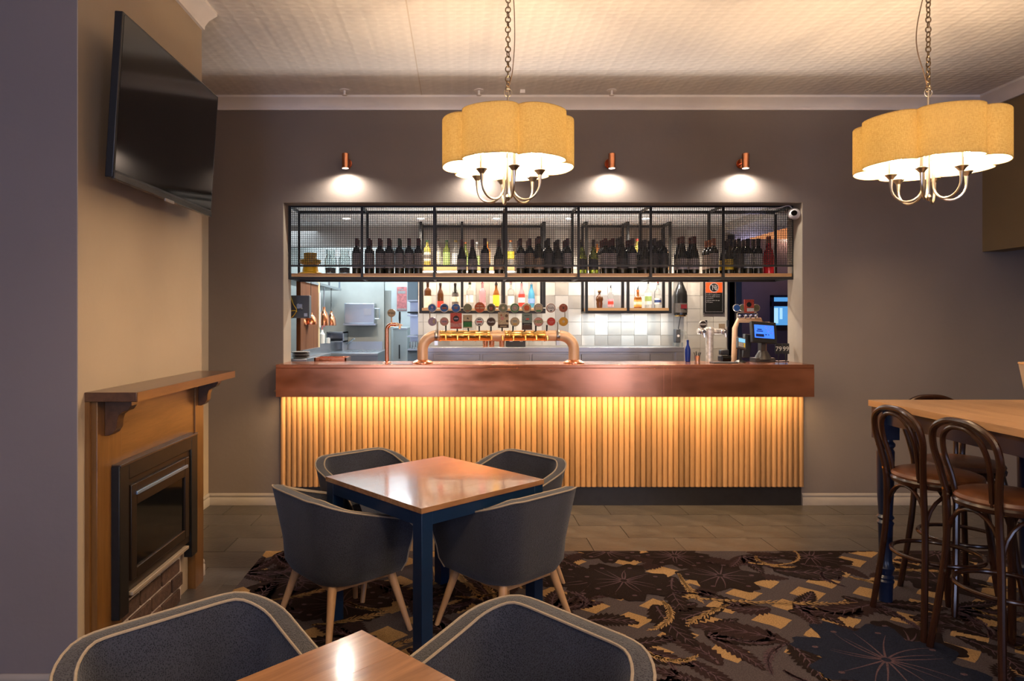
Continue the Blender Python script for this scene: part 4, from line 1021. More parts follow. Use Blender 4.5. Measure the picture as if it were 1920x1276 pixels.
def bottle(kind, x, y, z, label, group, gl=g_dark, cap=c_red, lab=l_grey, lz=None, sc=1.0, pourer=None, lw=1.0, lab2=None):
    P = PROF[kind]; t = thing('bottle', label, 'bottle', (x, y, z), random.uniform(-.4, .4), group)
    R = max(r for r, _ in P); H = P[-1][1]
    sh = max(zz for r, zz in P if r > R*0.97)
    def mk(nm, prof, m, n=16):
        def f():
            b = MB(); b.lathe(prof, n=n); o = b.build(nm, m, t); return o
        key = (nm, kind, m.name, tuple(prof))
        if key in mcache:
            o = bpy.data.objects.new(nm, mcache[key].data); COL.objects.link(o); o.parent = t; return o
        mcache[key] = f(); return mcache[key]
    body = mk('glass_body', P, gl)
    neckr = P[-5][0]; z1 = H+0.0008
    if cap: mk('capsule', [(neckr+0.0012, H-(0.062 if kind in ('claret', 'burgundy', 'sparkling') else 0.022)), (neckr+0.0014, H-0.010), (P[-2][0]+0.0008, H-0.008), (P[-2][0]+0.0008, z1), (0, z1+0.0005)], cap, 12)
    if lab:
        a, c = lz or (sh*0.26, sh*0.93)
        mk('label', [(R+0.0007, a), (R+0.0007, c)], lab)
        if lab2: mk('label', [(R+0.0011, a+(c-a)*0.30), (R+0.0011, a+(c-a)*0.72)], lab2)
    if pourer:
        b = MB(); b.tube([(0, 0, H-0.002), (0, 0, H+0.018), (0.004, 0, H+0.030), (0.011, 0, H+0.046)], [0.008, 0.0075, 0.004, 0.0025], 8)
        mcache.setdefault(('pourer', pourer.name), None)
        b.build('pourer', pourer, t)
    t.scale = (sc*lw, sc*lw, sc)
    return t

# ------------------------------------------------------------------ hanging wire-fronted rack
RF, RB_ = 5.78, 6.11
rk = thing('bottle_rack', 'long black steel rack with wire mesh front hanging in the bar opening', 'rack', (0.7, RF, 1.9))
RZT = AZ(383.5, RF); RZB = AZ(523, RF)
posts = [543, 678.5, 814.2, 949.2, 1085, 1220.7, 1356.8, 1489]
PW = 0.020
for p_ in posts:
    x = AX(p_, RF)
    b = MB(); b.box((x-PW/2, RF, RZB), (x+PW/2, RF+PW, RZT)); b.build('front_post', m_black, rk, world=True, smooth=False)
    b = MB(); b.box((x-PW/2, RB_, RZB), (x+PW/2, RB_+PW, RZT)); b.build('rear_post', m_black, rk, world=True, smooth=False)
    b = MB(); b.box((x-PW/2, RF+PW, RZT-PW), (x+PW/2, RB_, RZT)); b.box((x-PW/2, RF+PW, RZB), (x+PW/2, RB_, RZB+PW)); b.build('cross_bar', m_black, rk, world=True, smooth=False)
x0, x1 = AX(posts[0], RF), AX(posts[-1], RF)
for (y, z, nm) in ((RF+0.001, RZT-PW, 'top_rail'), (RF+0.001, RZB, 'bottom_rail'), (RB_+0.001, RZT-PW, 'rear_top_rail'), (RB_+0.001, RZB, 'rear_bottom_rail')):
    b = MB(); b.box((x0, y, z-0.004), (x1, y+PW-0.002, z+PW)); b.build(nm, m_black, rk, world=True, smooth=False)
MZ = AZ(498, RF)
b = MB(); b.box((x0, RF-0.002, MZ-0.008), (x1, RF+0.010, MZ+0.008)); b.build('mid_rail', m_black, rk, world=True, smooth=False)
SZ = AZ(512.3, RF+0.03)
for i in range(7):
    xa, xb = AX(posts[i], RF)+PW/2, AX(posts[i+1], RF)-PW/2
    b = MB(); b.box((xa, RF+0.021, SZ-0.026), (xb, RB_-0.002, SZ)); b.build('shelf_board', m_shelfw, rk, world=True, smooth=False)
    b = MB(); nw = 38; st = (xb-xa)/nw; r = 0.0021
    for k in range(nw+1): x = xa+st*k; b.box((x-r, RF+0.004, MZ), (x+r, RF+0.004+2*r, RZT-PW))
    nh = int(round((RZT-PW-MZ)/st))
    for k in range(nh+1): z = MZ+(RZT-PW-MZ)*k/nh; b.box((xa, RF+0.004, z-r), (xb, RF+0.004+2*r, z+r))
    o = b.build('wire_mesh', m_black, rk, world=True, smooth=False); o['kind'] = 'stuff'
# the bottles standing in it
W = [  # px of the front bottle, kind, look, has second row, third row
 (668.5, 'claret', 'w', 1), (691.7, 'claret', 'w', 1), (712, 'claret', 'w', 1), (729.6, 'claret', 'w', 1), (748.6, 'claret', 'g', 1), (766.8, 'claret', 'w', 1), (784.6, 'claret', 'w', 1),
 (865.9, 'burgundy', 'w', 0), (886, 'burgundy', 'w', 0), (909.4, 'claret', 'w', 1), (935.6, 'burgundy', 't', 1),
 (976, 'claret', 'w', 2), (993.6, 'claret', 't', 2), (1010.6, 'sparkling', 't', 2), (1028.6, 'claret', 'd', 2), (1046.3, 'burgundy', 'd', 2), (1064, 'claret', 'w', 2),
 (1091, 'burgundy', 'y', 0), (1112.6, 'burgundy', 'y', 0), (1135, 'claret', 'w', 2), (1148.9, 'claret', 'w', 2), (1166.6, 'sparkling', 'd', 2), (1185.4, 'claret', 'w', 2), (1209.5, 'burgundy', 'd', 2), (1227.5, 'claret', 'd', 2), (1244.6, 'claret', 'd', 2),
 (1279.5, 'sparkling', 'w', 1), (1301, 'sparkling', 'w', 1), (1338.5, 'claret', 'o', 2), (1365.5, 'burgundy', 'l', 1), (1385.5, 'claret', 'd', 1), (1402, 'claret', 's', 1), (1421.5, 'claret', 's', 1), (1441, 'sparkling', 'r', 0)]
desc = {'w': ('with grey paper label', g_dark, c_red, l_grey), 'g': ('with brownish label and green shoulder', g_dark, c_green, l_grey), 't': ('with tan label', g_dark, c_red, l_tan), 'd': ('dark and almost label-free', g_dark, c_dark, l_dark),
        'y': ('of yellow-green glass with dark label', g_green, c_dark, l_dark), 'o': ('with copper-orange neck foil', g_dark, c_or, l_grey), 'l': ('with yellow label', g_dark, c_dark, l_yel), 's': ('with small pale square label', g_dark, c_dark, l_white), 'r': ('', g_red, c_or, None)}
kn = {'claret': 'straight-shouldered wine bottle', 'burgundy': 'slope-shouldered wine bottle', 'sparkling': 'wide sparkling-wine bottle'}
for i, (px, k, lk, back) in enumerate(W):
    d_ = RF+0.082; tx, gl, cp_, lb = desc[lk]
    lab = 'bright red bottle at the right end of the wire rack' if lk == 'r' else 'wine bottle %s, %s from left in the rack' % (tx, ORD[min(i, 31)])
    if i == 32: lab = 'wine bottle with small pale label just left of the red bottle'
    bottle(k, AX(px, d_), d_, SZ, lab, 'front row of bottles in the wire rack', gl, cp_, lb, lw=1.0)
    for r in range(back):
        dd = d_+0.090*(r+1)
        bottle(k, AX(px, d_)+0.001*r, dd, SZ, 'dark bottle %s behind the %s front bottle of the rack' % (['directly', 'two rows'][r], ORD[min(i, 31)] if i != 32 else 'pale-labelled last wine'), 'rear rows of bottles in the wire rack', gl, cp_, lb if lk != 'r' else l_grey)
# yellow stand and glass jars at the left end
b = MB(); yz = 0.0
ys = tag(MB().lathe([(0, 0), (0.098, 0), (0.100, 0.012), (0.072, 0.022), (0.062, 0.075), (0.062, 0.085), (0.086, 0.092), (0.093, 0.100), (0.094, 0.128), (0.060, 0.132), (0.056, 0.138), (0.055, 0.185), (0.050, 0.190), (0, 0.190)], (0, 0, 0), 36).build('cup_stack', mat('yellow_plastic', (0.95, 0.55, 0.02), 0.35, noise=0.05), None), 'stepped bright yellow plastic stand at the left end of the rack', 'stand')
ys.location = (AX(582, 5.93), 5.93, SZ)
for i, px in enumerate((620, 646)):
    t = thing('glass_jar', ['clear glass jar nearest the yellow stand in the rack', 'clear glass jar beside the first wine bottle in the rack'][i], 'jar', (AX(px, 5.92), 5.92, SZ), 0, 'clear jars in the rack')
    b = MB(); b.lathe([(0, 0.004), (0.045, 0.0), (0.050, 0.006), (0.052, 0.13), (0.036, 0.17), (0.040, 0.215), (0.037, 0.215), (0.033, 0.17), (0.048, 0.128), (0.046, 0.008), (0, 0.007)], n=24); b.build('glass_body', g_clear, t)
    b = MB(); b.lathe([(0, 0.010), (0.043, 0.010), (0.045, 0.055), (0, 0.062)], n=20); b.build('contents', mat('crumpled_foil', (0.5, 0.48, 0.46), 0.35, noise=0.6, nscale=60, bump=1.0, bscale=90), t)

# security camera on the right reveal
t = thing('security_camera', 'white dome security camera in the top right corner of the bar opening', 'camera', (OX1-0.02, 5.70, AZ(401, 5.70)))
b = MB(); b.lathe([(0.036, 0.018), (0.048, 0), (0.048, -0.022), (0.0, -0.022)], n=24, axis='x'); b.build('mount', m_white, t)
b = MB(); b.lathe([(0.046*math.cos(a_), 0.046*math.sin(a_)) for a_ in [(-PI/2+PI*i/12) for i in range(13)]], (-0.035, -0.02, 0), 24); b.build('dome', mat('camera_white', (0.72, 0.70, 0.70), 0.35), t)
b = MB(); b.lathe([(0.0, -0.002), (0.020, -0.002), (0.024, 0.006), (0.024, 0.02)], (-0.045, -0.068, 0.0), 20, axis='y'); b.build('camera_lens', m_darkgl, t)
b = MB(); b.tube(smoothpath([(-0.02, 0.01, 0.04), (-0.05, 0.03, 0.075), (-0.12, 0.05, 0.062), (-0.20, 0.08, 0.05)], 6), 0.004, 6); b.build('cable', m_white, t)

# ------------------------------------------------------------------ back bar shelf units
UF, UB = 7.13, 7.36
def unit(name_label, pxs):
    X = [AX(p, UF) for p in pxs]; z0, z1 = AZ(587, UF), BC
    t = thing('shelf_unit', name_label, 'shelving', ((X[0]+X[-1])/2, UF, z0), 0, 'black framed back bar shelf units')
    for x in X:
        for y in (UF, UB): b = MB(); b.box((x-0.014, y, z0), (x+0.014, y+0.028, z1)); b.build('upright', m_black, t, world=True, smooth=False)
        b = MB(); b.box((x-0.014, UF+0.028, z1-0.03), (x+0.014, UB, z1)); b.box((x-0.014, UF+0.028, z0), (x+0.014, UB, z0+0.02)); b.build('cross_bar', m_black, t, world=True, smooth=False)
    for y, z in ((UF, z0), (UB, z0), (UB, z1-0.035)):
        b = MB(); b.box((X[0]+0.014, y+0.003, z), (X[-1]-0.014, y+0.025, z+0.028)); b.build('rail', m_black, t, world=True, smooth=False)
    for (zt, th) in ((AZ(577, UF), 0.034), (AZ(499, UF), 0.040)):
        b = MB(); b.box((X[0]+0.014, UF+0.006, zt-th), (X[-1]-0.014, UB-0.002, zt)); b.build('shelf_board', m_shelfw, t, world=True)
    b = MB(); b.box((X[0]+0.02, UB-0.06, AZ(499, UF)-0.048), (X[-1]-0.02, UB-0.04, AZ(499, UF)-0.0405)); b.build('light_strip', mat('strip_glow', (1, 1, 1), 0.5, emit=(1, 0.90, 0.74), estr=6), t, world=True)
    return t
unit('black framed shelf unit left of centre behind the beer taps', [788.5, 866.5, 945, 1020.5])
unit('shorter black framed shelf unit above the bright white tiles', [1100, 1178, 1257])
LZ = AZ(577, UF); UZ = AZ(499, UF); bd = 7.235
g = 'spirit bottles on the lower back bar shelf'
m_pk = mat('pourer_black', (0.02, 0.02, 0.02), 0.4); m_pr = mat('pourer_red', (0.6, 0.04, 0.03), 0.4)
def sb(kind, px, title, **k): bottle(kind, AX(px, bd), bd, LZ, title, g, **k)
sb('spirit', 802, 'tall brown bottle with cream label at the left end of the lower back shelf', gl=g_brn, cap=c_dark, lab=l_cream, lz=(0.004, 0.125), lab2=None, sc=1.05)
sb('slim', 825.8, 'dark liqueur bottle with red label, second on the lower back shelf', gl=g_brn, cap=c_dark, lab=l_red, lz=(0.01, 0.075), lab2=None)
sb('slim', 853.5, 'dark liqueur bottle with round cream label, third on the lower back shelf', gl=g_dark, cap=c_dark, lab=l_dark, lab2=l_cream, lz=(0.03, 0.16))
sb('spirit', 881, 'clear spirit bottle with green neck left of the pink bottle', gl=g_clear, cap=c_green, lab=l_white, lz=(0.06, 0.14), pourer=m_pr)
sb('spirit', 904.5, 'pale pink spirit bottle left of the yellow-labelled one', gl=g_pink, cap=None, lab=l_pink, lz=(0.02, 0.06), pourer=m_pr)
sb('slim', 930.3, 'amber bottle with bright yellow label on the lower back shelf', gl=g_amb, cap=c_dark, lab=l_yel, lz=(0.02, 0.14), pourer=m_pk)
sb('spirit', 958, 'clear frosted spirit bottle between the yellow and red labelled bottles', gl=g_clear, cap=c_white, lab=l_white, lz=(0.03, 0.13), pourer=m_pr)
sb('slim', 978, 'red and white labelled clear bottle next to the blue one', gl=g_pink, cap=None, lab=l_red, lab2=l_white, lz=(0.02, 0.15), pourer=m_pk)
sb('slim', 996.4, 'bright blue spirit bottle on the lower back shelf', gl=g_blue, cap=c_white, lab=l_blue, lz=(0.05, 0.10), sc=1.03)
sb('decanter', 1124, 'round-bodied brown decanter with cork stopper on the right shelf unit', gl=g_brn, cap=c_gold, lab=None)
sb('spirit', 1145, 'clear bottle with red and white label beside the cork-stoppered decanter', gl=g_clear, cap=None, lab=l_pink, lab2=l_red, lz=(0.02, 0.12), pourer=m_pk, sc=0.80)
sb('square', 1196, 'squat amber bottle with pale label on the right shelf unit', gl=g_amb, cap=c_or, lab=l_orange, lz=(0.015, 0.09), lab2=l_cream, pourer=m_pk)
sb('spirit', 1215.5, 'clear bottle with round green label next to the squat amber bottle', gl=g_clear, cap=None, lab=l_white, lab2=l_green, lz=(0.04, 0.17), pourer=m_pk, sc=0.96)
sb('spirit', 1233.5, 'white bottle with navy band and red pourer at the right of the shelf', gl=g_clear, cap=c_white, lab=l_white, lab2=l_navy, lz=(0.04, 0.11), pourer=m_pr, sc=0.98)
g = 'spirit bottles on the upper back bar shelf'
def ub(kind, px, title, **k): bottle(kind, AX(px, bd), bd, UZ, title, g, **k)
ub('spirit', 801, 'yellow spirit bottle with dark label at the left end of the upper back shelf', gl=g_yel, cap=c_green, lab=l_cream, lz=(0.06, 0.15), lab2=l_dark, sc=1.05)
ub('spirit', 819.5, 'pale labelled bottle right of the yellow one on the upper back shelf', gl=g_clear, cap=c_dark, lab=l_cream, lz=(0.03, 0.15), sc=1.1)
ub('spirit', 837.6, 'olive-green bottle with white lettering band on the upper back shelf', gl=g_olive, cap=c_green, lab=l_green, lz=(0.02, 0.15), lab2=None, sc=1.05)
ub('spirit', 854.5, 'clear bottle with gold cap right of the olive bottle, upper back shelf', gl=g_clear, cap=c_gold, lab=l_white, lz=(0.03, 0.14), sc=1.04)
ub('slim', 872.5, 'green bottle with red cap glimpsed between wine bottles, upper back shelf', gl=g_olive, cap=c_or, lab=l_green, lz=(0.02, 0.1), sc=1.0)
ub('slim', 893.5, 'clear bottle with green label behind the sloping wine bottles, upper shelf', gl=g_clear, cap=c_white, lab=l_green, lz=(0.02, 0.12))
ub('spirit', 913, 'orange-tinted bottle behind the single straight wine bottle, upper shelf', gl=g_amb, cap=c_gold, lab=l_orange)
ub('spirit', 957.3, 'bright yellow bottle with rose cap behind the fourth rack post', gl=g_clear, cap=c_or, lab=l_yel, lz=(0.08, 0.16), lab2=None, sc=1.05)
ub('spirit', 1119.5, 'amber bottle glimpsed behind the yellow-green wine bottles', gl=g_amb, cap=c_dark, lab=l_orange)
ub('spirit', 1195, 'yellow bottle with red cap glimpsed behind the dark wine bottles', gl=g_yel, cap=m_pr, lab=l_yel, lz=(0.02, 0.12), sc=1.1)

# stainless back counter with fridge fronts
sc_ = thing('steel_counter', 'stainless steel back counter below the tiled wall', 'counter', (0.95, 7.15, 0))
sx0, sx1, sf = AX(795, 6.9), AX(1283, 6.9), 6.9
b = MB(); b.box((sx0, sf, 1.225), (sx1, 7.49, 1.275)); b.build('worktop', m_steel, sc_, world=True, bevel=0.003)
b = MB(); b.box((sx0+0.03, sf+0.03, 0.0), (sx1-0.02, 7.48, 1.225)); b.build('carcass', m_steel, sc_, world=True)
for (pa, pb) in ((812, 900), (905, 993), (998, 1086), (1091, 1198), (1220, 1262)):
    b = MB(); b.box((AX(pa, sf), sf+0.012, 0.25), (AX(pb, sf), sf+0.03, 1.205)); b.build('door', m_steel, sc_, world=True, bevel=0.003)
b = MB(); b.box((AX(1268, sf), sf+0.004, 0), (sx1, sf+0.06, 1.225)); b.build('leg_panel', m_steel, sc_, world=True)

# beer font -------------------------------------------------------------------
fy = 5.60
fnt = thing('beer_font', 'wide copper and brass beer tap font bridging the bar top', 'beer tap', (AX(934, fy), fy, BT))
fz = AZ(629, fy); xl, xr = AX(792.5, fy), AX(1076, fy); pr_ = 0.0445
def arc(cx, cz, r, a0, a1, n=10): return [(cx+r*math.cos(a0+(a1-a0)*i/n), fy, cz+r*math.sin(a0+(a1-a0)*i/n)) for i in range(n+1)]
br = 0.115
path = [(xl, fy, BT+0.01)]+arc(xl+br, fz-br, br, PI, PI/2)+[(AX(822, fy)+0.02, fy, fz)]
b = MB(); b.tube(path, pr_, 24); b.build('left_pipe', m_copperm, fnt, world=True)
path = [(AX(1048, fy)-0.02, fy, fz)]+arc(xr-br, fz-br, br, PI/2, 0)+[(xr, fy, BT+0.01)]
b = MB(); b.tube(path, pr_, 24); b.build('right_pipe', m_copperm, fnt, world=True)
b = MB()
b.tube([(AX(919, fy), fy, fz), (AX(946, fy), fy, fz)], pr_, 24)
b2 = MB(); b2.tube([(AX(1022, fy), fy, fz), (AX(1042, fy), fy, fz)], pr_, 24); b2.build('joint_sleeve', m_copperm, fnt, world=True)
b.lathe([(pr_+0.004, -0.015), (pr_+0.004, 0.015)], (AX(933, fy), fy, fz), 24, axis='x'); b.build('joint_sleeve', m_copperm, fnt, world=True)
for (pa, pb) in ((824, 920), (945, 1024)):
    b = MB(); b.tube([(AX(pa, fy), fy, fz), (AX(pb, fy), fy, fz)], pr_-0.0015, 24); b.build('brass_tube', m_brass, fnt, world=True)
segs = [(824, 846), (846, 868), (868, 890), (890, 912), (912, 920), (945, 954), (954, 976), (976, 998), (998, 1020), (1020, 1024)]
for (pa, pb) in segs:
    a, c = AX(pa, fy), AX(pb, fy); b = MB(); h = (c-a)/2
    b.lathe([(pr_-0.0015, -h+0.001), (pr_+0.0045, -h+0.0035), (pr_+0.0045, -h+0.0065), (pr_-0.0005, -h+0.010), (pr_-0.0005, h-0.002), (pr_-0.0015, h)], ((a+c)/2, fy, fz), 28, axis='x'); b.build('brass_collar', m_brass, fnt, world=True, angle=60)
for x in (xl, xr):
    b = MB(); b.lathe([(0.088, 0), (0.088, 0.006), (0.078, 0.016), (0.058, 0.026), (0.048, 0.030), (0.0445, 0.030)], (x, fy, BT), 32); b.build('flange', m_copperb, fnt, world=True)
for px in (818, 1045.5):
    x = AX(px, fy); b = MB(); b.lathe([(pr_+0.003, -0.014), (pr_+0.005, -0.010), (pr_+0.005, 0.010), (pr_+0.003, 0.014)], (x, fy, fz), 24, axis='x'); b.cbox((x, fy-0.01, fz-pr_-0.015), (0.028, 0.03, 0.04)); b.build('clamp', m_nickel, fnt, world=True)
ry = fy-0.045
zu, zl_ = AZ(577, ry), AZ(603, ry)
b = MB(); b.tube([(AX(806, ry), ry, zu), (AX(1058, ry), ry, zu)], 0.0035, 8); b.tube([(AX(806, ry), ry, zl_), (AX(1058, ry), ry, zl_)], 0.0035, 8)
b.tube([(AX(806, ry), ry, zu), (AX(806, ry), ry, zl_)], 0.0045, 8); b.tube([(AX(1059, ry), ry, zu), (AX(1059, ry), ry, zl_)], 0.0045, 8)
b.tube([(AX(820.5, ry), ry, zl_), (AX(820.5, ry), ry, fz)], 0.0055, 8); b.tube([(AX(1045.5, ry), ry, zl_), (AX(1045.5, ry), ry, fz)], 0.0055, 8)
b.build('badge_rail', m_nickel, fnt, world=True)
for px in (836, 857.5, 878, 898.5, 920.5, 941.5, 961.8, 984, 1004.5, 1025):
    x = AX(px, fy-0.02); b = MB(); b.tube([(x, fy-0.02, fz+pr_-0.006), (x, fy-0.03, AZ(609, fy))], [0.006, 0.0075], 10); b.build('tap_lever', m_blackp, fnt, world=True)
    b = MB(); b.tube([(x, fy-0.03, fz), (x, fy-0.075, fz-0.004), (x, fy-0.085, fz-0.035)], [0.010, 0.009, 0.007], 10); b.build('spout', m_brass, fnt, world=True)
def pm(name, c, e=0): return mat('badge_'+name, tuple(v*0.6 for v in c), 0.5, noise=0.25, nscale=90, spec=0.2)
B = {'blue': pm('blue', (0.03, 0.11, 0.35)), 'green': pm('green', (0.05, 0.16, 0.06)), 'olive': pm('olive', (0.17, 0.17, 0.10)), 'orange': pm('orange', (0.50, 0.09, 0.02)), 'grey': pm('grey', (0.26, 0.24, 0.21)),
     'cream': pm('cream', (0.45, 0.34, 0.22)), 'white': pm('white', (0.62, 0.58, 0.58)), 'brown': pm('brown', (0.075, 0.035, 0.02)), 'red': pm('red', (0.48, 0.03, 0.02)), 'gold': pm('gold', (0.55, 0.28, 0.03)),
     'rust': pm('rust', (0.30, 0.08, 0.04)), 'mauve': pm('mauve', (0.34, 0.25, 0.36)), 'black': pm('black', (0.015, 0.014, 0.013)), 'coral': pm('coral', (0.50, 0.075, 0.05)), 'pink': pm('pink', (0.50, 0.22, 0.20)), 'slate': pm('slate', (0.16, 0.20, 0.18)),
     'dgreen': pm('dgreen', (0.02, 0.14, 0.03))}
def rings(x, z, r, specs, parent, y, t=0.010, n=28):
    """round badge: body plus concentric printed discs (radius factor, colour)"""
    b = MB(); b.lathe([(r, t), (r, -t+0.002), (r-0.002, -t), (0, -t)][::-1], (x, y, z), n, axis='y'); 
    o = b.build('badge_body', m_nickel, parent, world=True)
    for i, (f_, c) in enumerate(specs):
        b = MB(); b.lathe([(0, -t-0.0006*(i+1)), (r*f_, -t-0.0006*(i+1)), (r*f_, -t)], (x, y, z), n, axis='y'); b.build('print_disc', B[c], parent, world=True)
    return -t-0.0006*(len(specs)+1)
BG = 'tap badges on the copper beer font'
def badge(px, py, r_px, lab, specs, deco=None):
    y = ry-0.006; x, z = AX(px, y), AZ(py, y); r = r_px/F*y
    t = thing('tap_badge', lab, 'tap badge', (x, y, z-r), 0, BG)
    yy = y+rings(x, z, r, specs, t, y)
    if deco: deco(t, x, yy, z, r)
def barp(c, w_, h, dz=0, dx=0):
    def f(t, x, y, z, r): b = MB(); b.box((x+dx*r-w_*r, y, z+dz*r-h*r), (x+dx*r+w_*r, y+0.001, z+dz*r+h*r)); b.build('print_band', B[c], t, world=True)
    return f
def txt(s, c, k, dz=0, rot=0, sz=1.0):
    def f(t, x, y, z, r): text('lettering', s, r*k, (x, y-0.0006, z+dz*r), B[c], t, rot=(PI/2, rot, 0), ext=0.0004)
    return f
def multi(*fs):
    def f(t, x, y, z, r):
        for i_, q_ in enumerate(fs): q_(t, x, y-0.0003*i_, z, r)
    return f
badge(810.3, 577, 8.2, 'blue round badge with white rim, far left of the upper row', [(0.96, 'white'), (0.84, 'blue')], multi(barp('mauve', .25, .30, .15), barp('white', .45, .06, -.5)))
badge(833, 577, 8.4, 'blue round badge with dark red banner, second in the upper row', [(0.96, 'white'), (0.86, 'blue')], multi(barp('rust', .55, .22, -.05), barp('black', .4, .10, .4)))
badge(854.8, 577, 8.4, 'blue round badge with dark red bar, third in the upper row', [(0.96, 'mauve'), (0.90, 'blue')], multi(barp('rust', .35, .14, -.05), barp('grey', .55, .08, .3)))
badge(876.8, 577, 8.3, 'olive-grey round badge with red foot, fourth in the upper row', [(0.95, 'olive')], barp('rust', .35, .12, -.62))
badge(899.6, 576, 10.0, 'larger orange round badge with a cream banner in the upper row', [(0.96, 'orange')], multi(barp('cream', .80, .10, -.12), barp('rust', .09, .80), barp('cream', .5, .05, .35)))
badge(921, 577, 8.5, 'dark green-rimmed round badge with a red centre, sixth in the upper row', [(0.96, 'olive'), (0.70, 'brown')], multi(barp('rust', .28, .35, -.1), barp('cream', .05, .30, 0, -.4)))
badge(943.4, 577, 8.8, 'mottled khaki round badge, seventh in the upper row', [(0.96, 'grey'), (0.8, 'olive'), (0.3, 'cream')])
badge(965, 577, 8.7, 'green-rimmed badge with pale centre and pink spot in the upper row', [(0.97, 'green'), (0.72, 'grey'), (0.22, 'pink')])
badge(987.3, 577, 8.8, 'cream badge with an orange centre, ninth in the upper row', [(0.96, 'cream'), (0.60, 'orange')], barp('rust', .45, .06, -.5))
badge(1009.6, 577, 8.8, 'cream badge with green and blue foot, tenth in the upper row', [(0.96, 'grey'), (0.80, 'cream')], multi(barp('green', .5, .18, -.62), barp('mauve', .4, .08, .4)))
badge(1032.8, 577, 8.8, 'white round badge with black Asahi lettering in the upper row', [(0.95, 'rust'), (0.84, 'white')], multi(txt('Asahi', 'black', .62), barp('black', .18, .12, -.62)))
badge(1056, 577, 8.2, 'brick-red round badge at the right end of the upper row', [(0.96, 'rust'), (0.80, 'rust'), (0.22, 'brown')], barp('pink', .4, .05, .55))
badge(810.8, 602.5, 8.2, 'lilac and cream round badge, far left of the lower row', [(0.96, 'mauve')], barp('cream', .25, .45, .0, .35))
badge(833, 602.5, 8.2, 'brownish badge with darker lettering band, second in the lower row', [(0.96, 'cream'), (0.84, 'pink')], multi(barp('mauve', .6, .22, 0), barp('brown', .5, .07, .0)))
badge(898.7, 603, 8.5, 'pale round badge with dark rim arcs and a red band in the lower row', [(0.97, 'grey'), (0.86, 'white')], multi(barp('coral', .62, .16, 0), barp('black', .40, .10, .55), barp('black', .36, .10, -.55)))
badge(920.8, 603, 8.6, 'dark brown round badge with white Asahi lettering in the lower row', [(0.97, 'grey'), (0.86, 'brown')], txt('Asahi', 'white', .66))
badge(965.3, 603, 8.8, 'pale cream round badge with grey square, right of the photographic panel', [(0.97, 'grey'), (0.88, 'cream')], multi(barp('grey', .42, .22, .15), barp('gold', .4, .12, -.5)))
badge(1009.5, 603, 9.0, 'cream badge with slanting green letters TED in the lower row', [(0.97, 'grey'), (0.88, 'pink')], multi(barp('cream', .80, .34, 0), txt('TED', 'dgreen', .86, 0, -0.16)))
badge(1033.3, 602.5, 8.2, 'bright red round badge with pale line of print in the lower row', [(0.97, 'cream'), (0.90, 'red')], multi(barp('pink', .62, .05, 0), barp('pink', .35, .04, .45), barp('pink', .4, .04, -.3)))
badge(1056.2, 602.5, 8.6, 'golden yellow round badge at the right end of the lower row', [(0.97, 'gold'), (0.30, 'cream')])
def panel(pxa, pxb, pya, pyb, lab, bands, deco=None):
    y = ry-0.004; x0, x1, z1, z0 = AX(pxa, y), AX(pxb, y), AZ(pya, y), AZ(pyb, y)
    t = thing('beer_sign', lab, 'tap badge', ((x0+x1)/2, y, z0), 0, BG)
    b = MB(); b.box((x0, y-0.008, z0), (x1, y+0.006, z1)); b.build('panel_body', B['grey'], t, world=True, bevel=0.0012)
    for i, (a, c, col) in enumerate(bands):
        b = MB(); b.box((x0+0.0006*(i+1), y-0.0086-0.0003*i, z0+(z1-z0)*a+0.0003*i), (x1-0.0006*(i+1), y-0.008, z0+(z1-z0)*c-0.0003*i)); b.build('print_band', B[col], t, world=True)
    if deco: deco(t, (x0+x1)/2, y-0.0100, (z0+z1)/2, (x1-x0)/2)
def disc(c, rf, dz, dx=0):
    def f(t, x, y, z, r): b = MB(); b.lathe([(0, 0), (r*rf, 0), (r*rf, 0.0008)], (x+dx*r, y, z+dz*r), 20, axis='y'); b.build('print_disc', B[c], t, world=True)
    return f
panel(844.3, 866, 586.5, 616, 'coral red panel with a dark round emblem in the lower row', [(0.0, 1.0, 'coral'), (0.11, 0.38, 'pink')], multi(disc('black', .52, .38), barp('mauve', .35, .12, .38), barp('coral', .5, .05, -.45)))
panel(868.3, 885.2, 590, 614.5, 'cream and green panel with a small black leaping figure in the lower row', [(0.0, 1.0, 'cream'), (0.07, 0.52, 'dgreen'), (0.46, 0.54, 'brown')], multi(barp('black', .18, .10, .72), barp('black', .08, .14, .6, .12), barp('cream', .3, .04, .42)))
panel(933.6, 953.8, 585, 614.5, 'brown and cream floral panel in the middle of the lower row', [(0.0, 1.0, 'cream'), (0.0, 0.22, 'brown')], multi(disc('brown', .28, .8, .6), disc('pink', .34, .3, -.2), disc('brown', .22, -.2, .7), disc('rust', .16, .9, -.4), barp('cream', .6, .10, -1.15)))
panel(978.5, 997.7, 587, 618, 'grey-green and dark panel with a red flying bird in the lower row', [(0.0, 1.0, 'slate'), (0.0, 0.28, 'brown'), (0.28, 0.42, 'black')], multi(barp('coral', .30, .16, .5, .1), barp('black', .28, .05, .2, -.1), barp('black', .5, .05, 1.2), barp('grey', .6, .04, -.55)))

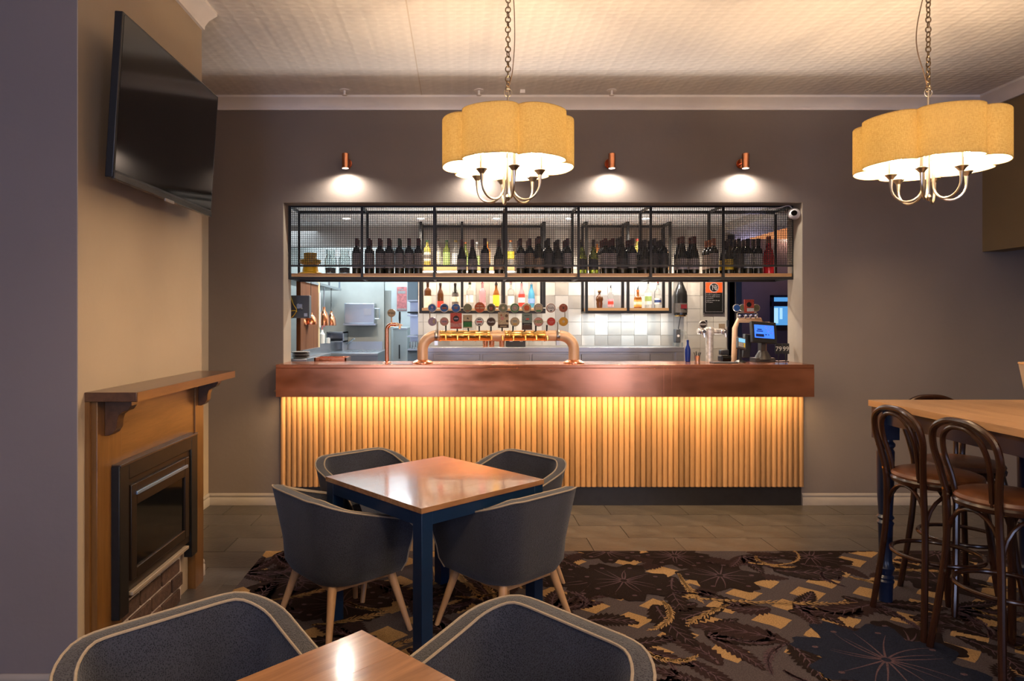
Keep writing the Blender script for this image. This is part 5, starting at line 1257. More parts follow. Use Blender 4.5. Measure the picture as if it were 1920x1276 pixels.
# copper water tap
t = thing('water_tap', 'slim copper swan-neck tap with round Water badge at the left of the bar', 'beer tap', (AX(725.5, 5.66), 5.66, BT))
y = 5.66; x = AX(725.5, y); zt = AZ(608, y)
b = MB(); b.tube([(x, y, BT)]+[(x, y, BT+0.1), (x, y, zt-0.05)]+[(x+0.045-0.045*math.cos(a_*PI/12), y, zt-0.045+0.045*math.sin(a_*PI/12)) for a_ in range(1, 7)]+[(x+0.075, y, zt)], 0.0165, 18); b.build('pipe', m_copperb, t, world=True)
b = MB(); b.lathe([(0.035, 0), (0.035, 0.004), (0.018, 0.012)], (x, y, BT), 24); b.build('flange', m_copperb, t, world=True)
b = MB(); xs = AX(749.5, y); b.tube([(x+0.07, y, zt), (xs, y, zt+0.002)], 0.010, 12); b.lathe([(0.014, -0.014), (0.017, 0), (0.014, 0.014)], (x+0.08, y, zt), 16, axis='x'); b.tube([(xs-0.003, y, zt+0.004), (xs+0.002, y, zt-0.018), (xs-0.002, y-0.008, zt-0.036)], [0.012, 0.010, 0.008], 12); b.tube([(xs-0.012, y, zt), (xs+0.022, y, zt-0.006)], 0.005, 8); b.build('tap_body', m_copperm, t, world=True)
b = MB(); b.tube([(xs, y, zt+0.008), (xs, y, AZ(597, y)), (xs, y, AZ(584, y))], [0.006, 0.010, 0.008], 10); b.build('tap_lever', m_blackp, t, world=True)
bx, bz = AX(734.3, y), AZ(586.5, y)
yy = y-0.01+rings(bx, bz, 0.035, [(0.96, 'cream')], t, y-0.01, 0.006); text('lettering', 'Water', 0.024, (bx, yy-0.0008, bz), B['black'], t)
b = MB(); b.tube([(bx, y, bz-0.034), (bx, y, zt+0.01)], 0.005, 8); b.build('badge_stem', m_copperm, t, world=True)

# chrome T-shaped font on the right
y = 5.82; t = thing('chrome_font', 'white frosted T-shaped beer font right of the warning sign', 'beer tap', (AX(1332, y), y, BT))
m_frost = mat('frosted_chrome', (0.62, 0.58, 0.54), 0.35, metal=0.35, noise=0.4, nscale=30)
x = AX(1330, y); zt = AZ(621, y)
b = MB(); b.tube([(x, y, BT), (x, y, zt)], 0.030, 20); b.tube([(AX(1308, y), y, zt), (AX(1357, y), y, zt)], 0.024, 20); b.lathe([(0, zt-0.03), (0.040, zt-0.03), (0.040, zt+0.022), (0.028, zt+0.036), (0, zt+0.038)], (x, y, 0), 20); b.build('tower', m_frost, t, world=True)
for px in (1315, 1355):
    xx = AX(px, y); b = MB(); b.lathe([(0.0, -0.075), (0.014, -0.075), (0.016, -0.03), (0.026, -0.028), (0.026, 0.0)], (xx, y, zt), 16, axis='y'); b.tube([(xx, y-0.06, zt), (xx+0.004, y-0.064, zt-0.05)], 0.009, 10); b.build('spout', m_chrome, t, world=True)
    b = MB(); b.cbox((AX(px+5, y), y-0.05, AZ(606, y)), (0.014, 0.014, 0.055)); b.build('tap_lever', m_blackp, t, world=True)
bx, bz = AX(1312.5, y), AZ(608, y); rings(bx, bz, 0.034, [(0.94, 'white'), (0.82, 'black'), (0.5, 'brown')], t, y-0.07, 0.006)
b = MB(); b.cbox((bx, y-0.077, bz+0.002), (0.05, 0.002, 0.014)); b.build('print_band', B['white'], t, world=True)
b = MB(); b.cbox((AX(1348, y), y-0.065, AZ(611, y)), (0.052, 0.008, 0.042)); b.build('badge_plate', B['cream'], t, world=True)

# rear font with badges behind the till
y = 6.6; t = thing('rear_counter', 'low counter hidden behind the till that carries the rear beer font', 'counter', (AX(1402, y), y, 0)); b = MB(); b.box((2.45, 6.45, 0), (3.3, 6.85, 1.095)); b.build('carcass', m_steel, t, world=True)
t = thing('rear_beer_font', 'brass-coloured rear beer font with four taps behind the till', 'beer tap', (AX(1402, y), y, 1.095))
zr = AZ(586, y); zp = AZ(600, y)
b = MB(); b.tube([(AX(1382, y), y, zp-0.05), (AX(1382, y), y, zr-0.01), (AX(1384, y), y, zr), (AX(1418, y), y, zr), (AX(1420, y), y, zr-0.01), (AX(1420, y), y, zp)], 0.006, 8); b.build('badge_rail', m_nickel, t, world=True)
b = MB(); b.tube([(AX(1376, y), y, 1.095), (AX(1378, y), y, AZ(615, y)), (AX(1384, y), y, zp), (AX(1425, y), y, zp), (AX(1431, y), y, AZ(612, y)), (AX(1433, y), y, 1.095)], 0.026, 16); b.build('pipe', m_copperm, t, world=True)
for px in (1385, 1396.5, 1406, 1415.5):
    b = MB(); xx = AX(px, y); b.tube([(xx, y, zp), (xx, y-0.02, zp+0.045)], 0.010, 10); b.lathe([(0.012, 0), (0.017, 0.004), (0.017, 0.014), (0, 0.016)], (xx, y-0.02, zp+0.04), 12); b.build('tap_knob', m_chrome, t, world=True)
for px, sp in ((1379.5, [(0.96, 'white'), (0.84, 'blue')]), (1391, [(0.96, 'grey'), (0.8, 'olive')]), (1416, [(0.96, 'cream'), (0.8, 'olive')])):
    rings(AX(px, y), AZ(577, y), 0.037, sp, t, y-0.02, 0.006)
x0_, x1_, z1_, z0_ = AX(1392.5, y), AX(1410.5, y), AZ(561.5, y), AZ(586, y)
b = MB(); b.box((x0_, y-0.04, z0_), (x1_, y-0.03, z1_)); b.build('badge_plate', B['coral'], t, world=True)
b = MB(); b.box((x0_+0.026, y-0.0415, z0_+0.012), (x1_-0.002, y-0.04, z0_+0.045)); b.build('print_band', B['white'], t, world=True)
b = MB(); b.lathe([(0, 0), (0.024, 0), (0.024, 0.001)], (AX(1401, y), y-0.0415, AZ(571, y)), 18, axis='y'); b.build('print_disc', B['black'], t, world=True)

# ------------------------------------------------------------------ till, card reader and small things on the bar
m_scr = mat('till_screen', (0.02, 0.08, 0.5), 0.2, emit=(0.035, 0.14, 0.85), estr=0.9)
y = 5.74
t = thing('till_screen', 'black touchscreen till with a lit blue display at the right end of the bar', 'till', (AX(1433, y), y, BT))
T = Matrix.Translation((AX(1432, y)-AX(1433, y), 0, AZ(622.5, y)-BT)) @ Matrix.Rotation(-0.12, 4, 'Z') @ Matrix.Rotation(0.16, 4, 'Y') @ Matrix.Rotation(-0.22, 4, 'X')
T = Matrix.Translation((0, 0, AZ(622.5, y)-BT)) @ Euler((-0.22, 0.07, 0.10)).to_matrix().to_4x4()
b = MB(); b.box((-0.112, 0, -0.092), (0.112, 0.035, 0.092), T); b.build('casing', m_blackp, t, bevel=0.004)
b = MB(); b.box((-0.089, -0.0012, -0.052), (0.089, 0.0, 0.062), T); b.build('display', m_scr, t, smooth=False)
m_ink = mat('screen_ink', (0.01, 0.02, 0.10), 0.3)
b = MB()
for (a, c, d_, e_) in ((-.078, -.004, -.042, -.018), (0.008, 0.020, -0.026, -0.016), (0.034, 0.042, -0.026, -0.016)): b.box((a, -0.0018, d_), (c, -0.0013, e_), T)
b.build('display_blocks', m_ink, t, smooth=False)
b = MB()
for (a, c, r_) in ((0.018, 0.042, 0.010), (0.058, 0.036, 0.012), (0.034, 0.012, 0.009), (0.066, -0.004, 0.008)): b.tube([T @ Vector((a+r_*math.cos(k*PI/6), -0.0016, c+r_*math.sin(k*PI/6))) for k in range(12)], 0.0008, 4, closed=True)
b.build('display_icons', mat('icon_red', (0.4, 0.15, 0.35), 0.4), t)
b = MB(); b.box((-0.062, -0.0018, 0.018), (-0.022, -0.0013, 0.027), T); b.box((-0.070, -0.0018, 0.003), (-0.012, -0.0013, 0.011), T); b.build('display_lines', m_ink, t, smooth=False)
b = MB(); b.beam((0, 0.045, AZ(622.5, y)-BT-0.03), (0.01, 0.07, 0.03), 0.07, 0.04); b.box((-0.07, 0.01, 0), (0.10, 0.13, 0.035)); b.lathe([(0.075, 0.0), (0.06, 0.03), (0.035, 0.075), (0, 0.08)], (0.015, 0.06, 0.02), 20); b.build('stand', mat('till_stand', (0.035, 0.03, 0.028), 0.35), t, bevel=0.003)
b = MB(); b.box((-0.165, 0.05, 0.02), (-0.105, 0.10, 0.225), Matrix.Rotation(0.1, 4, 'Y')); b.build('rear_screen', m_blackp, t, bevel=0.004)
y = 5.66
t = thing('card_reader', 'handheld card payment terminal with a pale blue display on a black stand', 'card reader', (AX(1391, y), y, BT))
T = Matrix.Translation((0, 0, AZ(643, y)-BT)) @ Euler((-0.45, 0.20, 0.0)).to_matrix().to_4x4()
b = MB(); b.box((-0.038, 0, -0.050), (0.038, 0.03, 0.055), T); b.build('casing', mat('reader_grey', (0.05, 0.05, 0.055), 0.4), t, bevel=0.006)
b = MB(); b.box((-0.028, -0.0012, 0.008), (0.028, 0.0, 0.044), T); b.build('display', mat('reader_lcd', (0.15, 0.35, 0.5), 0.3, emit=(0.15, 0.45, 0.75), estr=0.5), t, smooth=False)
for r in range(3):
    for c in range(4):
        b = MB(); b.box((-0.028+c*0.0148, -0.003, -0.008-r*0.0135), (-0.028+c*0.0148+0.011, 0.0, 0.002-r*0.0135), T)
        b.build('key', {3: mat('key_yellow', (0.65, 0.5, 0.05), 0.5)}.get(c, mat('key_grey', (0.4, 0.38, 0.36), 0.5)), t, smooth=False)
b = MB(); b.beam((0, 0.03, AZ(643, y)-BT-0.03), (0.0, 0.035, 0.0), 0.022, 0.022); b.lathe([(0.05, 0), (0.048, 0.008), (0.02, 0.022), (0, 0.024)], (0, 0.035, 0), 24); b.build('stand', m_blackp, t)
y = 5.80
t = thing('price_card_stand', 'small black cards with white numbers 79 and 99 beside the till', 'price cards', (AX(1466, y), y, BT))
for px, s_ in ((1459.5, '79'), (1473, '99')):
    xx = AX(px, y); z0 = AZ(663, y)
    b = MB(); b.box((xx-0.029, y-0.004, z0), (xx+0.029, y, z0+0.090)); b.build('card', m_blackp, t, world=True)
    b = MB(); b.box((xx-0.004, y-0.003, BT), (xx+0.004, y-0.001, z0)); b.build('card_leg', m_blackp, t, world=True)
    text('lettering', s_, 0.056, (xx, y-0.0048, z0+0.042), mat('chalk_white', (0.5, 0.48, 0.45), 0.6), t)
b = MB(); b.box((AX(1452, y), y-0.03, BT), (AX(1476, y), y+0.03, BT+0.008)); b.build('card_base', m_blackp, t, world=True)
y = 5.74
t = thing('receipt_printer', 'small black printer left of the card reader', 'printer', (AX(1361, y), y, BT))
b = MB(); b.box((-0.038, 0, 0.0), (0.040, 0.09, 0.055)); b.box((-0.034, 0.01, 0.06), (0.036, 0.08, 0.105)); b.build('casing', m_blackp, t, bevel=0.008)
b = MB(); b.lathe([(0, -0.036), (0.026, -0.036), (0.026, 0.036), (0, 0.036)], (0, -0.004, 0.030), 20, axis='x'); b.build('roller', m_darkgl, t)
o = tag(MB().box((-0.10, -0.05, 0), (0.10, 0.06, 0.010)).build('bar_mat', mat('mat_grey', (0.06, 0.06, 0.065), 0.5), None, bevel=0.002), 'thin dark grey bar mat left of the till', 'mat'); o.location = (AX(1352, 5.66)-0.0, 5.60, BT)
# blue bottle, straw cup, magnum dispenser
bottle('slim', AX(1289.5, 5.80), 5.80, BT, 'cobalt blue bottle standing at the right of the steel counter', 'lone bottles on the bar', gl=g_cob, cap=None, lab=None, sc=0.70)
t = thing('straw_cup', 'small chrome cup with dark straws next to the blue bottle', 'cup', (AX(1307.5, 5.78), 5.78, BT))
b = MB(); b.lathe([(0, 0.002), (0.022, 0), (0.027, 0.052), (0.028, 0.054), (0.025, 0.054), (0.020, 0.004), (0, 0.004)], n=20); b.build('cup', m_chrome, t)
for k in range(8): a = k*0.8; b = MB(); b.tube([(0.006*math.cos(a), 0.006*math.sin(a), 0.01), (0.030*math.cos(a), 0.022*math.sin(a), 0.078+0.006*(k % 3))], 0.003, 6); b.build('straw', m_blackp, t)
y = 7.40
t = thing('magnum_dispenser', 'huge dark spirit bottle hanging on the tiled wall beside the warning sign', 'bottle dispenser', (AX(1276, y), y, AZ(591, y)))
b = MB(); b.lathe(PROF['magnum'], n=28); b.build('glass_body', glass('glass_grey', (0.014, 0.013, 0.012), 0.18), t)
b = MB(); b.lathe([(0.0738, 0.03), (0.0738, 0.135)], n=28); b.build('label', l_dark, t)
b = MB(); b.box((-0.02, -0.0765, 0.075), (0.045, -0.072, 0.12)); b.build('label_patch', mat('dull_red', (0.20, 0.01, 0.012), 0.5), t)
b = MB(); b.lathe([(0.045, -0.012), (0.060, -0.010), (0.062, 0.0)], n=24); b.build('collar', m_brass, t)
b = MB(); b.tube([(0, 0, -0.01), (-0.01, 0, -0.06), (-0.025, 0, -0.15)], 0.004, 6); b.build('feed_tube', m_blackp, t)
b = MB(); b.box((-0.065, -0.04, -0.30), (-0.012, 0.05, -0.15)); b.build('pump_box', mat('pump_grey', (0.06, 0.06, 0.065), 0.5), t, bevel=0.006)
b = MB(); b.lathe([(0.0, -0.004), (0.014, -0.004), (0.014, 0.0)], (-0.038, -0.041, -0.225), 16, axis='y'); b.build('dial', m_white, t)
b = MB(); b.tube(smoothpath([(-0.012, -0.01, -0.18), (0.03, -0.01, -0.175), (0.055, -0.01, -0.20), (0.058, -0.01, -0.26)], 6), 0.014, 12); b.build('outlet_pipe', g_clear, t)
b = MB(); b.box((-0.07, -0.02, -0.38), (0.02, 0.04, -0.30)); b.build('drip_jar', g_clear, t)
# copper cups and menu holder on the steel counter
for k, px in enumerate((910, 922, 941)):
    lab = ['leftmost copper tumbler on the steel counter behind the font', 'middle copper tumbler on the steel counter behind the font', 'copper tumbler nearest the black box on the steel counter'][k]
    t = thing('copper_cup', lab, 'cup', (AX(px, 7.05), 7.05, 1.275), 0, 'copper tumblers on the steel counter')
    b = MB(); b.lathe([(0, 0.002), (0.026, 0.0), (0.030, 0.085), (0.028, 0.085), (0.024, 0.004), (0, 0.004)], n=20); b.build('cup', m_copperb, t)
t = thing('napkin_box', 'black box with white and red print on the steel counter behind the font', 'box', (AX(966, 7.1), 7.1, 1.275))
b = MB(); b.box((-0.10, -0.05, 0), (0.105, 0.05, 0.115)); b.build('box_body', m_blackp, t, bevel=0.003)
b = MB(); b.box((-0.065, -0.0515, 0.055), (-0.03, -0.05, 0.10)); b.box((0.045, -0.0515, 0.055), (0.075, -0.05, 0.10)); b.build('print_patch', paper('print_pale', (0.6, 0.5, 0.5)), t, smooth=False)

# warning sign ------------------------------------------------------------------
y = 7.487; x0, x1, z1, z0 = AX(1318.3, y), AX(1357.5, y), AZ(525, y), AZ(588, y)
t = thing('warning_sign', 'black and orange no under 18 sign on the tiled wall', 'sign', ((x0+x1)/2, y, z0))
b = MB(); b.box((x0, y-0.012, z0), (x1, y, z1)); b.build('frame', m_blackp, t, world=True, bevel=0.002)
b = MB(); b.box((x0+0.020, y-0.0135, z0+0.022), (x1-0.020, y-0.012, z1-0.022)); b.build('white_border', B['white'], t, world=True, bevel=0.0005)
b = MB(); b.box((x0+0.0235, y-0.0145, z0+0.0255), (x1-0.0235, y-0.0135, z1-0.140)); b.build('text_field', B['black'], t, world=True, smooth=False)
m_sor = mat('sign_orange', (0.72, 0.10, 0.02), 0.4)
b = MB(); b.box((x0+0.0235, y-0.0145, z1-0.140), (x1-0.0235, y-0.0135, z1-0.0255)); b.build('orange_field', m_sor, t, world=True, smooth=False)
cx_, cz_ = (x0+x1)/2, z1-0.083
for i, (r, m) in enumerate(((0.052, B['white']), (0.045, B['black']))):
    b = MB(); b.lathe([(0, -0.0150-0.0004*i), (r, -0.0150-0.0004*i), (r, -0.014)], (cx_, y, cz_), 28, axis='y'); b.build('roundel', m, t, world=True)
text('lettering', '18', 0.072, (cx_+0.002, y-0.0158, cz_-0.006), B['white'], t); text('lettering', 'UNDER', 0.014, (cx_, y-0.0158, cz_+0.024), B['white'], t)
b = MB(); b.beam((cx_-0.033, y-0.0165, cz_+0.033), (cx_+0.033, y-0.0165, cz_-0.033), 0.005, 0.001, up=(0, 1, 0)); b.build('strike_bar', B['white'], t, world=True)
text('lettering', 'It is against the law\nto sell or supply alcohol\nto, or to obtain alcohol\non behalf of,\na person under the age\nof 18 years.', 0.0160, (x0+0.030, y-0.0150, z1-0.195), B['white'], t, align='LEFT', space=1.30)
b = MB()
for (a, c) in ((x0+.008, z0+.008), (x1-.008, z0+.008), (x0+.008, z1-.008), (x1-.008, z1-.008)): b.lathe([(0, -0.016), (0.005, -0.016), (0.006, -0.012)], (a, y, c), 12, axis='y')
b.build('fixing_screws', m_chrome, t, world=True)

# ------------------------------------------------------------------ kitchen seen at the left through the opening
m_coolst = mat('kitchen_steel', (0.38, 0.41, 0.44), 0.30, metal=0.9, noise=0.08, nscale=3)
m_pw = wood('pass_timber', (0.10, 0.030, 0.005), (0.17, 0.060, 0.012), 0.85, 'z', 0.6)
t = thing('timber_partition', 'tall timber side panel of the kitchen pass at the far left', 'partition', (-1.5, 6.6, 0))
b = MB(); b.box((-1.54, 6.32, 1.211), (-1.50, 7.10, 1.925)); b.build('panel', m_pw, t, world=True)
b = MB(); b.box((-1.70, 6.0, 1.211), (-1.66, 6.34, 1.925)); b.build('rear_panel', m_pw, t, world=True)
b = MB(); b.box((-1.545, 7.10, 0), (-1.495, 7.17, 1.96)); b.build('post', mat('cream_post', (0.62, 0.50, 0.30), 0.5), t, world=True)
b = MB(); b.box((-1.493, 7.105, 1.48), (-1.485, 7.16, 1.85)); b.build('conduit', m_white, t, world=True)
t = thing('pass_shelf', 'steel overshelf running along the kitchen pass', 'shelf', (-1.55, 7.2, 1.92))
b = MB(); b.box((-1.80, 5.95, 1.925), (-1.49, 7.09, 1.95)); b.box((-1.80, 7.18, 1.93), (-1.49, 8.45, 1.955)); b.build('shelf_plate', m_coolst, t, world=True)
b = MB()
for yy in (6.10, 6.45): b.tube([(-1.56, yy, 1.93), (-1.56, yy, 1.74)], 0.006, 6)
for yy in (7.75, 8.42): b.box((-1.52, yy, 1.955), (-1.50, yy+0.02, 2.30))
b.build('hanger', m_coolst, t, world=True)
t = thing('order_screen', 'grey boxed order screen hanging over the pass with yellow cable', 'screen', (AX(560, 6.1), 6.2, 1.57))
b = MB(); b.box((-1.72, 6.12, AZ(596, 6.12)), (AX(580, 6.12), 6.20, AZ(553.5, 6.12))); b.build('casing', mat('box_grey', (0.075, 0.090, 0.105), 0.45), t, world=True, bevel=0.004)
b = MB(); b.cbox((AX(562, 6.1), 6.10, AZ(574, 6.1)), (0.05, 0.03, 0.04)); b.cbox((AX(573, 6.1), 6.11, AZ(590, 6.1)), (0.03, 0.02, 0.03)); b.tube([(AX(558, 6.1), 6.1, AZ(570, 6.1)), (AX(567, 6.1), 6.09, AZ(580, 6.1))], 0.010, 8); b.build('bracket', m_coolst, t, world=True)
b = MB(); b.tube(smoothpath([(AX(545, 6.08), 6.08, AZ(556, 6.08)), (AX(550, 6.08), 6.08, AZ(570, 6.08)), (AX(556, 6.08), 6.08, AZ(581, 6.08)), (AX(550, 6.08), 6.08, AZ(592, 6.08)), (AX(545, 6.08), 6.08, AZ(596, 6.08))], 6), 0.0035, 6); b.tube(smoothpath([(AX(544, 6.07), 6.07, AZ(583, 6.07)), (AX(552, 6.07), 6.07, AZ(582, 6.07)), (AX(557, 6.07), 6.07, AZ(584, 6.07))], 5), 0.0035, 6); b.build('yellow_cable', mat('cable_yellow', (0.7, 0.5, 0.03), 0.5), t, world=True)
for k, (px, ytop, ybot, dd, rr, lab) in enumerate(((565.5, 590, 609, 6.5, 0.050, 'leftmost copper heat lamp under the pass shelf'), (583, 586, 608, 6.6, 0.058, 'second copper heat lamp, beside the grey screen'), (607.5, 575, 610, 7.5, 0.060, 'third copper heat lamp, right of the cream post'), (621, 583, 610, 7.9, 0.058, 'fourth copper heat lamp on a coiled cord'))):
    x = AX(px, dd); zb, zt = AZ(ybot, dd), AZ(ytop, dd); h = zt-zb
    t = thing('heat_lamp', lab, 'heat lamp', (x, dd, zb), 0, 'copper heat lamps over the kitchen pass')
    b = MB(); b.lathe([(rr, 0), (rr*1.03, h*0.10), (rr*0.97, h*0.32), (rr*0.84, h*0.52), (rr*0.62, h*0.68), (rr*0.42, h*0.77), (rr*0.30, h*0.82), (rr*0.26, h), (0, h)], n=24); b.build('lamp_shade', m_copperb, t, angle=60)
    b = MB(); b.lathe([(0, 0.004), (rr*0.7, 0.004), (rr*0.6, 0.02), (0, 0.03)], n=20); b.build('bulb', mat('heat_glow', (1, .4, .1), 0.5, emit=(1.0, 0.22, 0.05), estr=2.0), t)
    b = MB(); Lh = 1.93-zt
    if k == 3: b.tube([(0.007*math.cos(i*1.2), 0.007*math.sin(i*1.2), h+Lh*i/70) for i in range(71)], 0.0028, 5)
    else: b.tube([(0, 0, h), (0, 0, h+Lh)], 0.008 if k == 2 else 0.003, 8)
    b.build('cord', m_blackp if k != 2 else m_coolst, t)
# steel benches with sink and tap
t = thing('kitchen_bench', 'stainless kitchen bench with sink along the back kitchen wall', 'bench', (-1.25, 8.2, 0))
b = MB(); b.box((-1.50, 7.55, 1.155), (AX(717, 8.0), KY-0.005, 1.185)); b.build('worktop', m_coolst, t, world=True, bevel=0.003)
b = MB(); b.box((-1.50, KY-0.03, 1.185), (AX(717, KY-0.03), KY-0.002, 1.285)); b.box((-1.52, 7.2, 1.185), (-1.50, KY-0.005, 1.30)); b.build('upstand', m_coolst, t, world=True)
b = MB(); b.box((-1.48, 7.60, 0.0), (AX(716, 8.0), KY-0.03, 1.155)); b.build('cabinet', m_coolst, t, world=True)
b = MB(); b.box((-1.32, 7.75, 1.186), (-1.02, 8.15, 1.190)); b.build('drainer', m_coolst, t, world=True)
b = MB()
for k in range(5): b.box((-1.30+k*0.055, 7.78, 1.190), (-1.285+k*0.055, 8.12, 1.196))
b.build('drainer_ribs', m_coolst, t, world=True)
tp_ = MB(); xx, yy = AX(648, 8.4), 8.38
tp_.tube([(xx, yy, 1.185), (xx, yy, 1.262)], 0.012, 10); tp_.tube(smoothpath([(xx, yy, 1.255), (xx+0.05, yy-0.06, 1.275), (xx+0.12, yy-0.12, 1.325), (xx+0.14, yy-0.13, 1.322)], 5), 0.007, 8); tp_.lathe([(0.016, 0), (0.018, 0.02), (0, 0.03)], (xx, yy, 1.262), 12)
tp_.build('sink_tap', m_chrome, t, world=True)
t = thing('pass_counter', 'steel pass counter at the left edge behind the bar', 'counter', (-1.75, 6.6, 0))
b = MB(); b.box((-2.1, 5.95, 1.18), (-1.36, 7.095, 1.21)); b.build('worktop', m_coolst, t, world=True, bevel=0.003)
b = MB(); b.box((-2.1, 6.0, 0), (-1.40, 7.1, 1.18)); b.build('cabinet', m_coolst, t, world=True)
b = MB(); b.box((-1.50, 6.30, 1.21), (-1.47, 7.09, 1.27)); b.build('upstand', m_coolst, t, world=True)
t = thing('plate_stack', 'stack of dark plates at the far left of the pass', 'plates', (-1.44, 6.08, 1.21))
for k in range(7): b = MB(); b.lathe([(0, 0.0), (0.05, 0.0), (0.082, 0.008), (0.080, 0.010), (0.05, 0.004), (0, 0.004)], (random.uniform(-.002, .002), 0, 0.0085*k), 24); b.build('plate', mat('plate_dark', (0.07, 0.05, 0.045), 0.35) if k % 3 else mat('plate_pale', (0.4, 0.38, 0.36), 0.35), t)
t = thing('copper_pan', 'rectangular copper pan low behind the left end of the bar', 'pan', (AX(620, 5.95), 6.0, 1.17))
b = MB(); X0, X1 = AX(590, 5.95), AX(650, 5.95)
for (a, c) in (((X0, 5.92, 1.17), (X1, 5.935, 1.222)), ((X0, 6.16, 1.17), (X1, 6.175, 1.222)), ((X0, 5.92, 1.17), (X0+.015, 6.17, 1.222)), ((X1-.015, 5.92, 1.17), (X1, 6.17, 1.222)), ((X0, 5.92, 1.17), (X1, 6.17, 1.176))): b.box(a, c)
b.build('pan_body', m_copperb, t, world=True, bevel=0.002)
b = MB(); b.tube([(X0+0.05, 5.915, 1.205), (X0+0.06, 5.895, 1.205), (X0+0.14, 5.895, 1.205), (X0+0.15, 5.915, 1.205)], 0.004, 8); b.build('handle', m_copperb, t, world=True)
o = tag(MB().box((-1.352, 5.89, 0), (AX(655, 6), 6.22, 1.168)).build('under_bar_unit', m_coolst, None), 'low steel unit directly behind the left end of the bar', 'cabinet'); origin(o, (AX(607, 6), 6.05, 0))
t = thing('soap_dispenser', 'white pump bottles standing on the kitchen pass by the cream post', 'bottles', (AX(604, 7.4), 7.4, 1.30))
b = MB(); b.lathe([(0, 0), (0.030, 0), (0.032, 0.10), (0.014, 0.125), (0.012, 0.15), (0, 0.152)], n=16); b.lathe([(0, 0), (0.025, 0), (0.025, 0.06), (0, 0.062)], (0.055, 0.05, 0), 16); b.build('bottle_body', m_kwhite, t)
b = MB(); b.tube([(0, 0, 0.15), (0, 0, 0.19), (0.03, 0, 0.185)], 0.005, 8); b.build('pump', mat('pump_red', (0.5, 0.05, 0.05), 0.4), t)
t = thing('toaster_rack', 'small steel salamander grill on the kitchen bench', 'grill', (AX(631, 8.1), 8.2, 1.185))
gx0, gx1 = AX(612, 8.1), AX(645, 8.1); gz0, gz1 = AZ(641, 8.1), AZ(622, 8.1)
b = MB(); b.box((gx0, 8.1, gz1-0.015), (gx1, 8.4, gz1)); b.box((gx0, 8.1, gz0), (gx0+0.015, 8.4, gz1)); b.box((gx1-0.015, 8.1, gz0), (gx1, 8.4, gz1)); b.box((gx0, 8.1, gz0), (gx1, 8.4, gz0+0.015)); b.box((gx0, 8.38, gz0), (gx1, 8.4, gz1)); b.build('body', m_coolst, t, world=True)
b = MB(); b.box((gx0+0.02, 8.11, gz0+0.03), (gx1-0.02, 8.37, gz0+0.036)); b.build('grill_tray', m_black, t, world=True)
for ga in (gx0+0.01, gx1-0.025): b = MB(); b.box((ga, 8.12, 1.185), (ga+0.015, 8.38, gz0)); b.build('side_stand', m_coolst, t, world=True)
# wall box, poster, door, dark column
t = thing('steel_wall_box', 'stainless wall-mounted box with handle on the kitchen wall', 'appliance', (AX(675, 8.4), 8.5, AZ(611, 8.4)))
b = MB(); b.box((AX(645.5, 8.36), 8.36, AZ(606, 8.36)), (AX(702, 8.36), KY, AZ(568, 8.36))); b.build('body', m_coolst, t, world=True, bevel=0.008)
b = MB(); b.box((AX(643.5, 8.35), 8.345, AZ(609.5, 8.35)), (AX(704, 8.35), KY-0.01, AZ(606, 8.35))); b.build('lower_lip', m_coolst, t, world=True)
b = MB(); b.tube([(AX(703, 8.4), 8.40, AZ(578, 8.4)), (AX(711, 8.4), 8.40, AZ(578, 8.4)), (AX(711.5, 8.4), 8.40, AZ(597, 8.4)), (AX(703, 8.4), 8.40, AZ(597, 8.4))], 0.008, 8); b.build('handle', m_coolst, t, world=True)
b = MB(); b.box((AX(682, 8.35), 8.355, AZ(591, 8.35)), (AX(696, 8.35), 8.362, AZ(578, 8.35))); b.build('control_plate', mat('plate_steel', (0.36, 0.36, 0.38), 0.4, metal=0.8), t, world=True)
t = thing('kitchen_poster', 'faded pink-red notice in the kitchen doorway', 'poster', (AX(753.5, 9.4), 9.97, AZ(582, 9.97)))
b = MB(); b.box((AX(744, 9.97), 9.985, AZ(581.5, 9.97)), (AX(762.5, 9.97), 9.998, AZ(537.5, 9.97))); b.build('sheet', mat('poster_red', (0.62, 0.20, 0.20), 0.6, noise=0.3, nscale=25), t, world=True)
b = MB()
for (ya, yb, pa, pb) in ((545, 550, 745.5, 760), (541, 543, 748, 757), (578, 580.5, 745, 762)): b.box((AX(pa, 9.96), 9.982, AZ(yb, 9.96)), (AX(pb, 9.96), 9.985, AZ(ya, 9.96)))
b.build('print_band', B['white'], t, world=True, smooth=False)
t = thing('white_fridge', 'tall white fridge door in the kitchen doorway behind the water tap', 'fridge', (AX(750, 9.4), 9.6, 0))
b = MB(); b.box((AX(737, 9.4), 9.4, 0), (AX(764, 9.4), 9.95, AZ(613, 9.4))); b.build('body', m_kwhite, t, world=True, bevel=0.01)
b = MB(); b.box((AX(748, 9.4), 9.37, AZ(672, 9.4)), (AX(750, 9.4), 9.40, AZ(646, 9.4))); b.build('handle', m_blackp, t, world=True)
b = MB(); b.box((AX(736, 9.4), 9.396, AZ(613, 9.4)-0.03), (AX(765, 9.4), 9.405, AZ(613, 9.4)-0.02)); b.build('seam', m_coolst, t, world=True)
dr_ = MB(); dr_.box((AX(720.5, 8.6), 8.66, 0), (AX(732, 8.6), 8.70, AZ(544, 8.6))); struct(dr_.build('door_1', m_kwall, smooth=False))
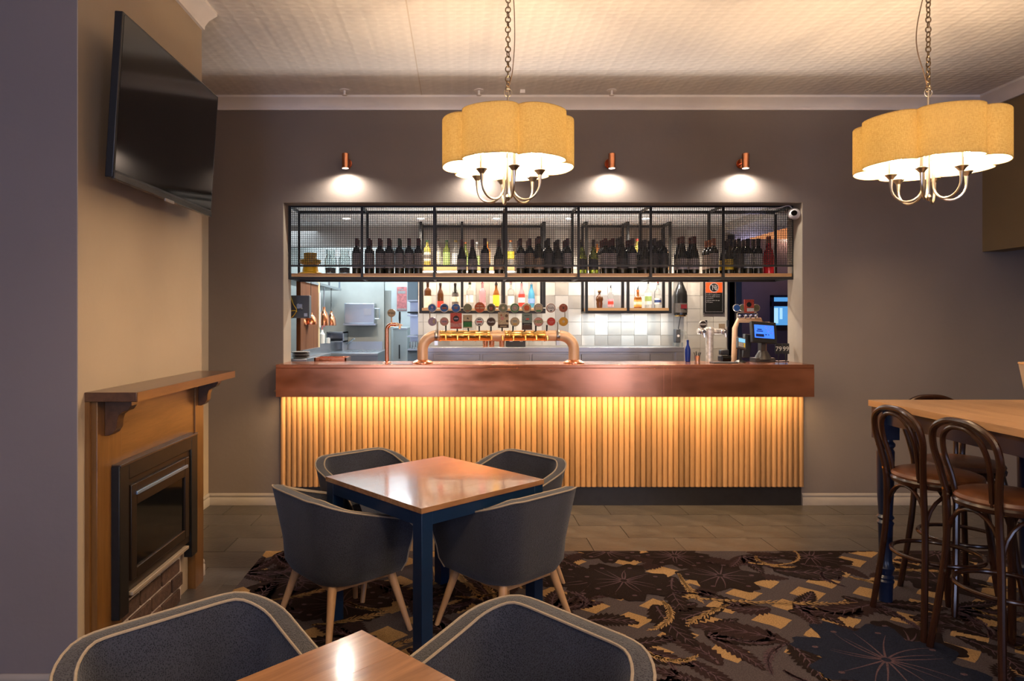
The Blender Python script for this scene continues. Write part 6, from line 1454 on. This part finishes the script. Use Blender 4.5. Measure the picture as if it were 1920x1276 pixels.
t = thing('steel_rack', 'tall grey steel rack with shelves at the right side of the kitchen doorway', 'rack', (AX(774, 8.6), 8.6, 0))
rx0, rx1 = AX(764, 8.5), AX(783, 8.5)
b = MB(); b.box((rx0, 8.5, AZ(562, 8.5)), (rx1, 9.0, 2.2)); b.build('upper_box', mat('rack_dark', (0.12, 0.14, 0.155), 0.5, metal=0.4), t, world=True)
for py in (562, 584, 590, 629, 654):
    b = MB(); b.box((rx0, 8.48, AZ(py+2.5, 8.5)), (rx1, 9.0, AZ(py, 8.5))); b.build('shelf', m_coolst if py != 584 else m_black, t, world=True)
b = MB(); b.box((rx0, 8.52, 0), (rx1, 9.0, AZ(657, 8.5))); b.build('base_unit', mat('rack_base', (0.10, 0.12, 0.14), 0.4), t, world=True)
b = MB(); b.box((rx0, 8.97, AZ(656, 8.5)), (rx1, 9.0, AZ(562, 8.5))); b.build('back_panel', m_coolst, t, world=True)
for k in range(3): b = MB(); b.lathe([(0, 0), (0.018, 0), (0.024, 0.09), (0, 0.09)], (rx0+0.035+k*0.035, 8.6, AZ(654, 8.5)), 12); b.build('beaker', m_chrome, t, world=True)

# ------------------------------------------------------------------ back-room ceiling fittings
m_dl = mat('downlight_glow', (1, 1, 1), 0.5, emit=(1, 0.94, 0.86), estr=14)
for i, x in enumerate(DLX):
    t = thing('downlight', 'recessed ceiling downlight, %s from the left, seen through the mesh rack' % ORD[i], 'downlight', (x, 6.9, BC), 0, 'recessed downlights in the back bar ceiling')
    b = MB(); b.lathe([(0.052, 0), (0.050, -0.006), (0.040, -0.008), (0.040, -0.002)], n=24); b.build('trim_ring', m_white, t)
    b = MB(); b.lathe([(0, -0.003), (0.040, -0.003), (0.040, -0.001)], n=24); b.build('diffuser', m_dl, t)
t = thing('smoke_detector', 'round white smoke detector on the back bar ceiling', 'smoke detector', (AX(1158.5, 6.7), 6.7, BC))
b = MB(); b.lathe([(0, -0.035), (0.03, -0.033), (0.045, -0.02), (0.05, 0)], n=24); b.build('body', m_white, t)
